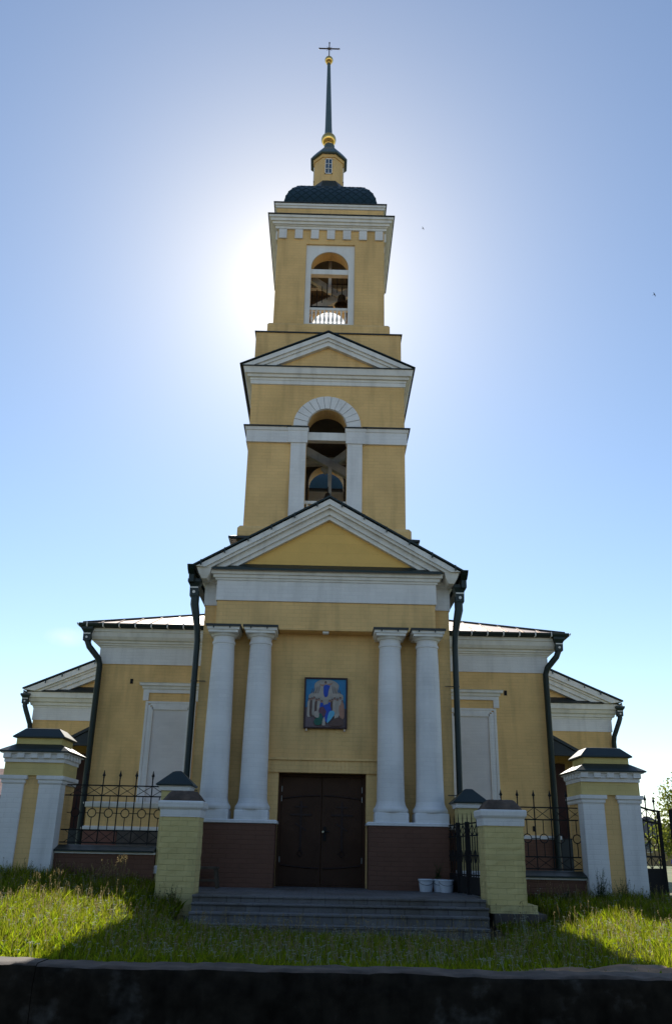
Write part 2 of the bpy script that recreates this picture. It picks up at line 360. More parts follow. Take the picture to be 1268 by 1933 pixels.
# porch tier
m = MB()
m.box(-2.41, -.80, 16.5, 21.3, .9, 6.70); m.box(.82, 2.46, 16.5, 21.3, .9, 6.70); m.box(-.80, .82, 16.5, 21.3, 2.95, 6.70); m.box(-.80, .82, 17.0, 21.3, .9, 2.95)
pw = m.build('porch_wall', YEL, ch)
m = MB(); m.box(-1.05, -.80, 16.4, 16.5, 1.0, 2.95); m.nxt(); m.box(.82, 1.05, 16.4, 16.5, 1.0, 2.95)
m.build('door_jamb', YEL, ch, bevel=.006)
LINT = material('soldier_course_brick', (.74, .50, .19), brick=.8, var=.08, bw=.3, bh=.077)
m = MB()
for i in range(27):
    xa = -1.04+i*.0771; m.box(xa+.002, xa+.0751, 16.362+random.uniform(-.0015, .0015), 16.5, 2.945, 3.165)
m.box(-1.04, 1.04, 16.368, 16.5, 2.95, 3.16); m.box(-1.06, 1.06, 16.33, 16.5, 3.165, 3.21)
m.build('door_lintel', YEL, ch, bevel=.004)
# plinths with a white course
for x0, x1 in ((-2.09, -.80), (.84, 2.26)):
    m = MB(); m.box(x0, x1, 15.90, 16.5, .95, 2.035); p = m.build('plinth', BRN, ch, bevel=.012)
    m = MB(); m.mold(x0, x1, 15.90, 16.46, [(.0, 2.035), (.03, 2.04), (.03, 2.085), (.0, 2.10)]); m.build('plinth_ledge', WHT, p, bevel=.006)
m = MB(); m.box(-2.47, -2.095, 16.42, 21.3, .95, 2.0); m.cur = 1; m.box(-2.49, -2.125, 16.40, 21.3, 2.0, 2.09); m.nxt(); m.cur = 0
m.box(2.265, 2.52, 16.42, 21.3, .95, 2.0); m.cur = 1; m.box(2.295, 2.54, 16.40, 21.3, 2.0, 2.09)
m.build('wall_plinth', [BRN, WHT], ch, bevel=.008)
# columns
CX = (-1.945, -1.235, 1.255, 1.97)
for i, cx in enumerate(CX):
    cy = 16.19
    prof = [(.262, 2.62), (.246, 2.85), (.243, 3.3), (.236, 3.9), (.226, 4.5), (.212, 5.0), (.203, 5.26), (.216, 5.265), (.222, 5.29), (.216, 5.315), (.203, 5.32), (.203, 5.40)]
    m = MB(); m.lathe(cx, cy, [(.256, 2.46), (.250, 2.7)]+prof[1:], 36)
    c = m.build('column', WHT, ch)
    # wrap the brick courses round the shaft
    me = c.data; uvl = me.uv_layers[0]; o0 = org(c)
    for p in me.polygons:
        for li in p.loop_indices:
            co = me.vertices[me.loops[li].vertex_index].co; a = math.atan2(co.y+o0.y-cy, co.x+o0.x-cx)
            if a < -3.1 and p.center.y+o0.y > cy: a += 2*math.pi
            uvl.data[li].uv = (a*.24, co.z)
    me.set_sharp_from_angle(angle=R(35))
    m = MB(); m.mold(cx-.30, cx+.30, cy-.28, 16.5, [(.0, 2.10), (.0, 2.245), (-.01, 2.26)])
    m.lathe(cx, cy, [(.295, 2.26), (.312, 2.275), (.318, 2.30), (.312, 2.33), (.295, 2.35), (.28, 2.375), (.266, 2.41), (.257, 2.46)], 32)
    b = m.build('base', WHT, c, bevel=.008); b.data.set_sharp_from_angle(angle=R(40))
    m = MB(); m.lathe(cx, cy, [(.203, 5.40), (.235, 5.405), (.24, 5.425), (.262, 5.45)], 32)
    m.mold(cx-.26, cx+.26, cy-.26, 16.5, [(0, 5.45), (.02, 5.455), (.02, 5.50), (.045, 5.505), (.055, 5.58)])
    m.build('capital', WHTP, c)
    m = MB(); m.box(cx-.335, cx+.335, cy-.335, 16.49, 5.58, 5.60); m.box(cx-.335, cx+.335, cy-.337, cy-.325, 5.555, 5.60)
    for dx in (-.19, 0.12): m.box(cx+dx, cx+dx+.02, cy-.339, cy-.327, 5.52, 5.57)
    m.build('capital_flashing', BLK, c)
# entablature
m = MB(); m.box(-2.14, 2.15, 16.20, 16.5, 5.60, 6.15); m.box(-2.16, 2.17, 16.18, 16.495, 5.585, 5.635); m.build('architrave', YEL, ch, bevel=.006)
m = MB(); m.box(-.05, .07, 16.22, 16.34, 5.54, 5.60); m.build('porch_lamp', WHTP, ch, bevel=.01)
m = MB(); m.box(-2.165, 2.175, 16.17, 16.5, 6.15, 6.56)
m.mold(-2.41, 2.46, 16.5, 21.28, [(.025, 6.12), (.025, 6.56), (.06, 6.565), (.07, 6.62), (.11, 6.63), (.13, 6.70)], bot=True)
m.build('frieze', WHT, ch, bevel=.006)
m = MB(); m.mold(-2.17, 2.18, 16.17, 16.5, [(.02, 6.56), (.03, 6.60), (.06, 6.605), (.07, 6.66), (.11, 6.665), (.125, 6.735), (.14, 6.745)])
m.build('cornice', WHTP, ch)
# pediment
m = MB(); chevron(m, PX, 2.60, 6.78, 8.27, 15.92, 16.26, .015, .13, 6.755)
chevron(m, PX, 2.60, 6.78, 8.27, 15.97, 16.28, .13, .19, 6.755); chevron(m, PX, 2.60, 6.78, 8.27, 16.06, 16.3, .19, .30, 6.80); chevron(m, PX, 2.60, 6.78, 8.27, 16.12, 16.3, .30, .39, 6.84)
ped = m.build('pediment_cornice', WHTP, ch)
m = MB(); m.prism([(PX-2.35, 6.76), (PX+2.35, 6.76), (PX, 8.05)], 16.22, 16.5); m.build('tympanum', YELS, ch)
m = MB(); m.prismx([(15.98, 6.75), (16.23, 6.93), (16.23, 6.75)], -2.25, 2.27); m.box(-2.25, 2.27, 15.965, 15.985, 6.725, 6.765); m.build('pediment_skirt', GRN, ch)
# closing boards at the eaves corners
m = MB()
for s in (-1, 1):
    x = PX+s*2.44
    m.mold(x-.14, x+.14, 15.98, 16.5, [(-.09, 6.56), (-.05, 6.62), (-.03, 6.66), (0, 6.74), (.0, 6.76)]); m.nxt()
m.build('eaves_end', WHTP, ch)
# gable roof with standing seams
m = MB()
sl = (8.27-6.78)/2.60
for s in (-1, 1):
    e = 2.66; P = lambda u, t: (PX+s*u, 8.27-sl*u+t)
    poly = [P(0, .012), P(e, .012), P(e, .045), P(0, .05)]
    m.prism(poly if s < 0 else poly[::-1], 15.88, 21.6)
    for k in range(8):
        u = .15+k*.33; y = 15.88
    for k in range(12):
        y = 16.3+k*.5; a = Vector((PX, y, 8.325)); b = Vector((PX+s*e, y, 8.325-sl*e)); m.bar(a, b, .02, .03)
    for k in range(6):   # clips hanging over the verge
        u = .25+k*.45; m.box(PX+s*u-.012, PX+s*u+.012, 15.865, 15.895, 8.27-sl*u-.06, 8.27-sl*u+.05)
m.build('porch_roof', GRN, ch)
# lower belfry (tier 2)
T = -.07
def tower_tier(cx, hw, y0, z0, z1, ohw, zb, zs, name):
    th = .42; m = MB(); y1 = y0+2*hw
    wall_arch(m, cx-hw, cx+hw, y0, y0+th, z0, z1, cx, ohw, zb, zs)
    wall_arch(m, cx-hw, cx+hw, y1-th, y1, z0, z1, cx, ohw, zb, zs)
    for a, b in ((cx-hw, cx-hw+th), (cx+hw-th, cx+hw)):
        wall_archx(m, a, b, y0+th, y1-th, z0, z1, (y0+y1)/2, ohw, zb, zs)
    w = m.build(name, YEL, ch)
    m = MB(); e = .006   # plaster inside
    m.box(cx-hw+th, cx+hw-th, y0+th, y1-th, z1-.35, z1-.30)
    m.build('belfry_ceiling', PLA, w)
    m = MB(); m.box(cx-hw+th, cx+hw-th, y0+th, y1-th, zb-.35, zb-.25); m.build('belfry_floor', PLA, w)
    return w
t2 = tower_tier(T, 1.755, 17.15, 6.7, 11.62, .455, 8.15, 10.50, 'lower_belfry_wall')
m = MB(); m.mold(T-1.755, T+1.755, 17.15, 20.66, [(.11, 6.9), (.11, 8.0), (.06, 8.07), (.0, 8.075)], bot=False, top=False); m.build('belfry_base', YEL, ch)
m = MB(); m.mold(T-1.755, T+1.755, 17.15, 20.66, [(.24, 7.70), (.27, 7.72), (.27, 7.76), (.10, 7.83)]); m.build('base_flashing', BLK, ch)
# pilasters and band
m = MB()
for s in (-1, 1):
    a, b = sorted((T+s*.46, T+s*.80)); m.box(a, b, 17.09, 17.20, 8.1, 10.10); m.nxt()
m.build('belfry_pilaster', WHT, ch, bevel=.006)
for nm, prof, mt in (('belfry_band', [(.0, 10.09), (.05, 10.095), (.05, 10.38), (.07, 10.39), (.09, 10.46)], WHT), ('band_flashing', [(.12, 10.462), (.12, 10.49), (.0, 10.52)], BLK)):
    m = MB(); lo = []
    x0, x1, y0, y1 = T-1.755, T+1.755, 17.15, 20.66; z0 = 10.0
    # open ring: runs round the tower from one side of the opening to the other, and again on the outside of the pilasters
    for o, z in prof: lo.append([(T+.80, y0-o, z), (x1+o, y0-o, z), (x1+o, y1+o, z), (x0-o, y1+o, z), (x0-o, y0-o, z), (T-.80, y0-o, z)])
    m.rings(lo, False, False, close=False)
    for s in (-1, 1):
        a, b = sorted((T+s*.455, T+s*.84)); m.mold(a, b, 17.09, 17.2, [(o*.5, z-.012) for o, z in prof])
    m.build(nm, mt, ch)
# archivolt of voussoirs
m = MB(); nv = 13
for i in range(nv):
    a0, a1 = math.pi*i/nv+.008, math.pi*(i+1)/nv-.008; zc = 10.51; ro = .765; ri = .452
    pts = [(T+r*math.cos(a), zc+r*math.sin(a)) for r, a in ((ri, a0), (ro, a0), (ro, (a0+a1)/2), (ro, a1), (ri, a1), (ri, (a0+a1)/2))]
    m.prism(pts, 17.085+random.uniform(-.006, .006), 17.3)
lo = []
for i in range(25):
    a = math.pi*i/24; lo.append([(T+r*math.cos(a), y, 10.51+r*math.sin(a)) for r, y in ((.449, 17.12), (.76, 17.12), (.76, 17.25), (.449, 17.25))])
m.rings(lo); m.build('archivolt', WHT, ch, bevel=.004)
# cornice of tier 2 and its pediment
m = MB(); m.mold(T-1.755, T+1.755, 17.15, 20.66, [(.0, 11.58), (.03, 11.59), (.035, 11.68), (.05, 11.685), (.05, 11.74), (.10, 11.745), (.115, 11.80), (.16, 11.81), (.185, 11.90), (.20, 11.95)])
m.build('belfry_cornice', WHTP, ch)
m = MB(); m.mold(T-1.755, T+1.755, 17.15, 20.66, [(.0, 11.95), (.225, 11.951), (.225, 11.975), (.0, 12.05)]); m.build('cornice_flashing', BLK, ch)
Za, Ze, H = 12.90, 11.98, 1.98
m = MB()
for a, b in ((16.93, 17.2), (20.6, 20.87)):
    chevron(m, T-.02, H, Ze, Za, a, b, .015, .13, 11.975); chevron(m, T-.02, H, Ze, Za, a+.05 if a < 18 else a, b if a < 18 else b-.05, .13, .20, 11.98)
    chevron(m, T-.02, H, Ze, Za, a+.09 if a < 18 else a, b if a < 18 else b-.09, .20, .31, 11.99); m.nxt()
m.build('upper_pediment_cornice', WHTP, ch)
m = MB(); m.prism([(T-1.6, 11.97), (T+1.56, 11.97), (T-.02, 12.72)], 17.12, 20.68); m.build('upper_tympanum', YEL, ch)
m = MB(); sl2 = (Za-Ze)/H
for s in (-1, 1):
    P = lambda u, t: (T-.02+s*u, Za-sl2*u+t); poly = [P(0, .012), P(H+.04, .012), P(H+.04, .035), P(0, .04)]
    m.prism(poly if s < 0 else poly[::-1], 16.9, 20.9)
m.build('upper_gable_roof', GRN, ch)
# tier 3 pedestals
T3 = -.09
m = MB(); m.box(T3-1.72, T3+1.72, 17.2, 20.62, 11.96, 13.04); b1 = m.build('pedestal', YEL, ch, bevel=.01)
m = MB(); m.mold(T3-1.72, T3+1.72, 17.2, 20.62, [(.03, 13.03), (.03, 13.06), (-.1, 13.09)]); m.build('pedestal_flashing', BLK, b1)
m = MB(); m.mold(T3-1.48, T3+1.47, 17.36, 20.42, [(.0, 13.05), (.0, 13.38), (-.04, 13.44), (-.1, 13.46)]); m.build('upper_pedestal', YEL, ch)
# upper belfry: wall front built round a recessed white surround
U = -.095; hw3 = 1.355; y3 = 17.53
m = MB(); th = .40; y3b = y3+2*hw3
for (ya, yb) in ((y3, y3+.07), (y3b-.07, y3b)):
    m.box(U-hw3, U-.615, ya, yb, 13.4, 16.35); m.box(U+.615, U+hw3, ya, yb, 13.4, 16.35); m.box(U-.615, U+.615, ya, yb, 15.92, 16.35)
for a, b in ((U-hw3, U-hw3+th), (U+hw3-th, U+hw3)):
    wall_archx(m, a, b, y3+.07, y3b-.07, 13.4, 16.35, (y3+y3b)/2, .47, 13.58, 15.26)
wall_arch(m, U-hw3+th, U+hw3-th, y3+.07, y3+th, 13.4, 16.35, U-.01, .47, 13.58, 15.26)
wall_arch(m, U-hw3+th, U+hw3-th, y3b-th, y3b-.07, 13.4, 16.35, U-.01, .47, 13.58, 15.26)
t3 = m.build('upper_belfry_wall', YEL, ch)
LIN = material('inner_shade_brick', (.16, .13, .11), brick=.5, var=.2)  # dark linings over the yellow inner walls, their colour standing in for interior shade
m = MB(); wall_arch(m, U-hw3+th, U+hw3-th, y3b-th-.03, y3b-th-.002, 13.45, 16.0, U-.01, .472, 13.58, 15.26); m.build('shade_lining', LIN, t3)
m = MB(); wall_arch(m, T-1.33, T+1.33, 20.20, 20.235, 8.0, 11.3, T, .457, 8.15, 10.50); m.build('shade_lining', LIN, t2)
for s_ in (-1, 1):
    a, b = sorted((U+s_*(hw3-th-.002), U+s_*(hw3-th-.03))); m = MB(); wall_archx(m, a, b, y3+th+.002, y3b-th-.035, 13.45, 16.0, (y3+y3b)/2, .472, 13.58, 15.26); m.build('shade_lining', LIN, t3)
    a, b = sorted((T+s_*1.333, T+s_*1.305)); m = MB(); wall_archx(m, a, b, 17.575, 20.195, 8.0, 11.3, 18.905, .457, 8.15, 10.50); m.build('shade_lining', LIN, t2)
for ya, yb in ((y3+.045, y3+.075), (y3b-.075, y3b-.045)):
    m = MB(); wall_arch(m, U-.612, U+.612, ya, yb, 13.5, 15.92, U-.01, .467, 13.58, 15.26, nseg=20); m.build('arch_surround', WHTP, ch)
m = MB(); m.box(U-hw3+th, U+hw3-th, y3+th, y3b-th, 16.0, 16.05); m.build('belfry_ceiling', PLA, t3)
# dentils
m = MB()
for k in range(-3, 4):
    c = U+k*.408
    m.box(c-.10, c+.10, y3-.05, y3+.02, 16.06, 16.34); m.nxt()
for s in (-1, 1):
    for k in range(-3, 4):
        cy = y3+hw3+k*.408; xa, xb = sorted((U+s*hw3-s*.02, U+s*hw3+s*.05)); m.box(xa, xb, cy-.10, cy+.10, 16.06, 16.34); m.nxt()
m.build('dentil', WHT, ch, bevel=.006)
m = MB(); m.mold(U-hw3, U+hw3, y3, y3b, [(.0, 16.345), (.055, 16.346), (.06, 16.41), (.09, 16.415), (.09, 16.44)], bot=True)
m.mold(U-hw3, U+hw3, y3, y3b, [(.13, 16.441), (.14, 16.50), (.18, 16.505), (.19, 16.57), (.225, 16.58), (.235, 16.64)])
m.build('top_cornice', WHTP, ch)
m = MB(); m.mold(U-hw3, U+hw3, y3, y3b, [(.0, 16.64), (.26, 16.645), (.26, 16.67), (.0, 16.76)]); m.build('top_flashing', BLK, ch)
A_ = -.13
m = MB(); m.mold(A_-1.35, A_+1.35, 17.52, 20.2, [(.02, 16.68), (.02, 17.0)]); at_ = m.build('attic', YEL, ch)
m = MB(); m.mold(A_-1.35, A_+1.35, 17.52, 20.2, [(.02, 17.0), (.05, 17.01), (.055, 17.06), (.08, 17.07), (.085, 17.13)]); m.build('attic_cornice', WHTP, at_)
m = MB(); m.mold(A_-1.35, A_+1.35, 17.52, 20.2, [(.0, 17.13), (.11, 17.135), (.11, 17.16), (-.1, 17.2)]); m.build('attic_flashing', BLK, at_)
# vaulted roof with diagonal shingles
SHG = material('green_diamond_shingles', (.022, .05, .055), rough=.4, spec=.5, brick=.5, bw=.22, bh=.16, mort=.012)
def rect(h, z, cx=A_, cy=18.86, n=8):
    p = []
    for sx, sy, ex, ey in ((-1, -1, 1, -1), (1, -1, 1, 1), (1, 1, -1, 1), (-1, 1, -1, -1)):
        for i in range(n):
            t = i/n; p.append((cx+h*(sx+(ex-sx)*t), cy+h*(sy+(ey-sy)*t), z))
    return p
prof = [(1.235, 17.18), (1.215, 17.4), (1.17, 17.62), (1.10, 17.83), (1.0, 18.03), (.88, 18.20), (.74, 18.33), (.60, 18.41), (.45, 18.45)]
m = MB(); m.rings([rect(h, z) for h, z in prof], smooth=False)
dome = m.build('vaulted_roof', DKB, ch)
# shingle seams: thin raised diagonal strips on the front and sides
m = MB()
def vpt(face, s_, t_):
    k = t_*(len(prof)-1); i = min(int(k), len(prof)-2); f = k-i
    h = prof[i][0]*(1-f)+prof[i+1][0]*f; z = prof[i][1]*(1-f)+prof[i+1][1]*f
    a = s_*1.22
    a = max(-h, min(h, a))
    ca, sa = math.cos(face), math.sin(face); x, y = a, -h-.004
    return Vector((A_+x*ca-y*sa, 18.86+x*sa+y*ca, z+.004))
for face in (0, math.pi/2, -math.pi/2, math.pi):
    for k in range(-14, 15):
        for sgn in (-1, 1):
            pts = []
            for i in range(9):
                t_ = i/8*.95; s_ = k*.18+sgn*t_*1.1
                if abs(s_) < 1.02 and abs(s_*1.22) < prof[min(int(t_*8), 8)][0]: pts.append(vpt(face, s_, t_))
            for a, b in zip(pts, pts[1:]):
                if (a-b).length > .02: m.bar(a, b, .016, .012)
m.build('shingle_seams', DKB, dome)
# lantern
Lx, Ly = -.215, 18.88
def oct_(r, z, cx=Lx, cy=Ly): return [(cx+r/math.cos(math.pi/8)*math.cos(math.pi/8+k*math.pi/4), cy+r/math.cos(math.pi/8)*math.sin(math.pi/8+k*math.pi/4), z) for k in range(8)]
m = MB(); m.rings([oct_(.60, 18.36, A_-.02), oct_(.60, 18.48, A_-.03), oct_(.42, 18.86, Lx+.02), oct_(.40, 18.87)]); m.build('lantern_skirt', GRN, ch)
m = MB(); m.rings([oct_(.40, 18.8), oct_(.40, 19.82)]); m.rings([oct_(.425, 19.70), oct_(.44, 19.82)])
lan = m.build('lantern', YEL, ch)
m = MB(); m.rings([oct_(.50, 19.79), oct_(.515, 19.81), oct_(.515, 19.83), oct_(.44, 19.97), oct_(.34, 20.13), oct_(.22, 20.27), oct_(.15, 20.36), oct_(.13, 20.42)]); m.build('lantern_roof', SPI, ch)
for k in range(4):
    a = k*math.pi/2
    m = MB(); m.cur = 0; m.box(-.085, .085, -.412, -.395, 19.12, 19.62); m.cur = 1
    for x0, x1, z0, z1 in ((-.10, -.08, 19.10, 19.64), (.08, .10, 19.10, 19.64), (-.10, .10, 19.10, 19.125), (-.10, .10, 19.615, 19.64), (-.009, .009, 19.12, 19.62), (-.08, .08, 19.275, 19.292), (-.08, .08, 19.445, 19.462)):
        m.box(x0, x1, -.428, -.40, z0, z1)
    m.v = [(Lx-.0+x*math.cos(a)-y*math.sin(a), Ly+x*math.sin(a)+y*math.cos(a), z) for x, y, z in m.v]
    m.build('lantern_window', [GLS, WHTP], lan)
Sx = -.25
m = MB(); m.lathe(Lx-.0, Ly, [(.13, 20.38), (.12, 20.46), (.15, 20.48), (.15, 20.50), (.10, 20.52), (.10, 20.56)], 20); m.build('spire_collar', SPI, ch)
m = MB(); m.sphere((Sx+.01, Ly, 20.74), .215, 28, 16, .96); m.lathe(Sx+.01, Ly, [(.10, 20.52), (.13, 20.54), (.13, 20.57), (.10, 20.59)], 20); m.build('gilded_ball', GLD, ch)
m = MB(); m.rings([[(Sx+(zz-20.9)*-.017+r*math.cos(k*math.pi/4+math.pi/8), Ly+r*math.sin(k*math.pi/4+math.pi/8), zz) for k in range(8)] for r, zz in ((.13, 20.90), (.115, 20.98), (.105, 21.2), (.05, 23.74))]); m.build('spire', SPI, ch)
Cx = -.30
m = MB(); m.sphere((Cx, Ly, 23.90), .125, 24, 14, 1.0); m.lathe(Cx, Ly, [(.05, 23.74), (.07, 23.75), (.07, 23.79), (.05, 23.80)], 16); m.build('gilded_ball', GLD, ch)
m = MB(); m.bar((Cx, Ly, 24.0), (Cx, Ly, 24.62), .03, .03); m.bar((Cx-.30, Ly, 24.385), (Cx+.30, Ly, 24.385), .028, .028, (0, 1, 0)); m.lathe(Cx, Ly, [(.02, 24.0), (.035, 24.02), (.02, 24.06)], 10)
for c in ((Cx-.30, Ly, 24.385), (Cx+.30, Ly, 24.385), (Cx, Ly, 24.63)): m.sphere(c, .026, 8, 6)
m.sphere((Cx, Ly, 24.385), .045, 10, 8)
for k in range(4):
    a = math.pi/4+k*math.pi/2; m.bar((Cx, Ly, 24.385), (Cx+.11*math.cos(a), Ly, 24.385+.11*math.sin(a)), .008, .008)
m.build('cross', material('tarnished_gilt', (.10, .07, .05), rough=.4, metal=.6), ch)
# balustrades
def balustrade(cx, hw, y, zb, h, n, parent):
    m = MB(); m.box(cx-hw, cx+hw, y-.04, y+.04, zb+h-.07, zb+h); m.nxt(); m.box(cx-hw, cx+hw, y-.035, y+.035, zb, zb+.04); b = m.build('balustrade_rail', WHTP, parent)
    m = MB()
    for i in range(n):
        x = cx-hw+2*hw*(i+.5)/n; k = h-.11
        pr = [(.012, 0), (.022, .05), (.022, .1), (.014, .14), (.030, .28), (.034, .38), (.024, .52), (.014, .68), (.024, .74), (.014, .80), (.026, .92), (.026, 1.0)]
        m.lathe(x, y, [(r*1.0, zb+.04+t*k) for r, t in pr], 8); m.nxt()
    bb = m.build('baluster', WHTP, b)
balustrade(U-.01, .467, y3+.16, 13.59, .50, 9, t3)
balustrade(T, .455, 17.32, 8.16, .60, 8, t2)
# timber beams across the openings
m = MB(); m.box(U-.48, U+.46, y3+.09, y3+.24, 15.07, 15.22); m.nxt(); m.box(U-.48, U+.46, y3b-.25, y3b-.1, 15.07, 15.22); m.build('opening_beam', WHTP, t3, bevel=.006)
m = MB(); m.box(T-.455, T+.455, 17.22, 17.38, 10.22, 10.42); m.nxt(); m.box(T-.455, T+.455, 20.4, 20.55, 10.02, 10.16); m.build('opening_beam', WHTP, t2, bevel=.006)
m = MB(); m.bar((-1.0, 18.7, 16.03), (.15, 18.5, 15.05), .16, .14); m.nxt(); m.bar((-.75, 18.35, 14.35), (.75, 18.75, 15.55), .22, .14); m.bar((U, 18.2, 14.9), (U, 18.2, 16.0), .08, .08)
m.nxt(); m.bar((-1, 19.3, 15.9), (1, 19.3, 15.9), .12, .12, (0, 1, 0)); m.build('frame_beam', TIM, t3)
m = MB(); m.bar((-1.1, 18.5, 10.85), (.9, 18.6, 9.75), .20, .16); m.nxt(); m.bar((-.15, 18.7, 10.12), (1.1, 18.6, 11.15), .16, .14); m.nxt(); m.bar((-1.2, 19.6, 10.7), (1.1, 19.6, 10.9), .16, .16)
m.nxt(); m.bar((.02, 18.4, 8.0), (.02, 18.4, 10.1), .09, .09); m.build('frame_beam', TIM, t2)
m = MB(); m.box(U-.48, U+.1, 17.75, 17.80, 14.16, 14.21)
for k in range(9): m.tube([(-.68+k*.13, 18.25, 14.35+k*.105), (-.68+k*.13, 18.25, 14.85+k*.105)], .010, 6); m.nxt()
m.build('stair_bar', IRO, t3)
# refectory
FX = .05
m = MB(); m.box(-5.64, 5.62, 21.34, 31.5, .9, 6.35); rf = m.build('refectory_wall', YEL, ch)
m = MB(); m.box(-5.68, 5.66, 21.30, 31.5, .9, 1.94); m.cur = 1; m.box(-5.70, 5.68, 21.28, 31.5, 1.94, 2.02); m.build('refectory_plinth', [BRN, WHT], ch, bevel=.01)
m = MB(); m.mold(-5.64, 5.62, 21.34, 31.0, [(.03, 5.86), (.03, 6.27)]); m.build('refectory_frieze', WHT, ch)
m = MB(); m.mold(-5.64, 5.62, 21.34, 31.0, [(.05, 6.27), (.06, 6.31), (.10, 6.315), (.11, 6.36), (.16, 6.365), (.17, 6.41), (.24, 6.43), (.30, 6.50), (.33, 6.60), (.36, 6.61), (.37, 6.70)]); m.build('refectory_cornice', WHTP, ch)
ex0, ex1, ey0 = -6.05, 6.01, 20.93; apz = 6.80+.36*6.03; mx_ = (ex0+ex1)/2
m = MB(); V = [(ex0, ey0, 6.80), (ex1, ey0, 6.80), (mx_, ey0+6.03, apz), (mx_, 33, apz), (ex0, 33, 6.80), (ex1, 33, 6.80)]
m.add(V, [(0, 1, 2), (1, 5, 3, 2), (0, 2, 3, 4), (0, 4, 5, 1)])
# standing seams running up the front slope
for k in range(1, 31):
    x = ex0+k*.41
    if x > ex1-.2: break
    run = min(x-ex0, ex1-x); m.bar((x, ey0+.01, 6.812), (x, ey0+run*.99, 6.812+.36*run*.99), .018, .03)
rr_ = m.build('refectory_roof', SIL, ch)
m = MB(); m.bar((ex0-.02, ey0-.02, 6.81), (mx_, ey0+6.03, apz+.02), .05, .035); m.nxt(); m.bar((ex1+.02, ey0-.02, 6.81), (mx_, ey0+6.03, apz+.02), .05, .035); m.build('hip_capping', BLK, rr_)
# gutter along the front and sides
def gutter(pts, name='gutter'):
    m = MB(); lo = []
    for (x, y, z, nx_, ny_) in pts:
        q = []
        for i in range(9):
            a = math.pi*i/8; q.append((x+nx_*(.07-.075*math.cos(a)), y+ny_*(.07-.075*math.cos(a)), z-.085*math.sin(a)))
        for i in range(8, -1, -1):
            a = math.pi*i/8; q.append((x+nx_*(.07-.067*math.cos(a)), y+ny_*(.07-.067*math.cos(a)), z+.004-.077*math.sin(a)))
        lo.append(q)
    m.rings(lo); return m
m = gutter([(ex0-.1, 20.94, 6.78, 0, -1), (ex1+.1, 20.94, 6.78, 0, -1)])
m.box(ex0, ex1, 20.93, 20.96, 6.69, 6.79)
gt = m.build('gutter', GRN, ch)
m = MB()
for k in range(32):
    x = ex0+.1+k*.40
    if x < ex1: m.box(x, x+.025, 20.79, 20.94, 6.685, 6.705); m.box(x, x+.025, 20.775, 20.795, 6.70, 6.80); m.nxt()
m.build('gutter_bracket', WHTP, gt)
for s in (-1, 1):
    xx = ex0 if s < 0 else ex1
    gutter([(xx-.0*s, 20.8, 6.78, s, 0), (xx, 31, 6.78, s, 0)]).build('gutter', GRN, ch)
# downpipes
def downpipe(pts, r, head, pt, tabs=()):
    """pts centre line from the funnel down; head = (x,y,ztop,width)"""
    m = MB(); m.tube(pts, r, 12); p = m.build('downpipe', GRN, pt)
    x, y, z, wd = head
    m = MB(); m.rings([[(x+a*w_, y+b*w_, zz) for a, b in ((-1, -1), (1, -1), (1, 1), (-1, 1))] for w_, zz in ((.62*wd, z-.30), (.66*wd, z-.10), (wd, z-.02), (wd, z+.04))]); m.build('funnel', GRN, p)
    m = MB(); m.box(x-wd*.62, x+wd*.62, y-wd*.68, y-wd*.6, z-.14, z-.115); m.tube([(x, y-wd*.70, z-.22), (x, y-wd*.6, z-.22)], .03, 10); m.build('clip', WHTP, p)
    if tabs:
        m = MB()
        for tx, ty, tz in tabs: m.tube([(tx, ty, tz), (tx-.22*np.sign(tx), ty, tz)], .008, 6); q_ = (r if isinstance(r, float) else r[-1])+.008; m.lathe(tx, ty, [(q_, tz-.012), (q_, tz+.012)], 12)
        m.build('bracket', BLK, p)
downpipe([(-5.93, 21.0, 6.50), (-5.93, 21.0, 6.36), (-5.87, 21.0, 6.22), (-5.64, 21.12, 5.95), (-5.60, 21.17, 5.80), (-5.60, 21.2, 1.1)], .075, (-5.94, 20.99, 6.66, .14), ch)
downpipe([(5.86, 21.0, 6.50), (5.86, 21.0, 6.36), (5.80, 21.0, 6.22), (5.58, 21.12, 5.95), (5.54, 21.17, 5.80), (5.54, 21.2, 1.1)], .075, (5.87, 20.99, 6.66, .14), ch)
downpipe([(-2.60, 16.35, 6.36), (-2.60, 16.35, 6.1), (-2.56, 16.36, 5.9), (-2.515, 16.4, 5.6), (-2.50, 16.42, 5.4), (-2.50, 16.42, 1.6)], [.085, .085, .075, .06, .058, .058], (-2.62, 16.33, 6.55, .13), ch, [(-2.50, 16.42, 4.6), (-2.50, 16.42, 2.6)])
downpipe([(2.64, 16.35, 6.36), (2.64, 16.35, 6.1), (2.60, 16.36, 5.9), (2.56, 16.4, 5.6), (2.55, 16.42, 5.4), (2.55, 16.42, 1.6)], [.085, .085, .075, .06, .058, .058], (2.66, 16.33, 6.55, .13), ch, [(2.55, 16.42, 4.6), (2.55, 16.42, 2.6)])
for s in (-1, 1):
    x = PX+s*2.70; a, b = sorted((x-.05, x+.07*1.0)); m = MB(); m.prismx([(15.90, 6.80), (21.4, 6.80), (21.4, 6.70), (16.1, 6.66), (15.98, 6.72)], x-.07, x+.06); m.box(x-.055, x+.05, 16.12, 16.38, 6.50, 6.70); m.build('gutter', GRN, ch, bevel=.01)
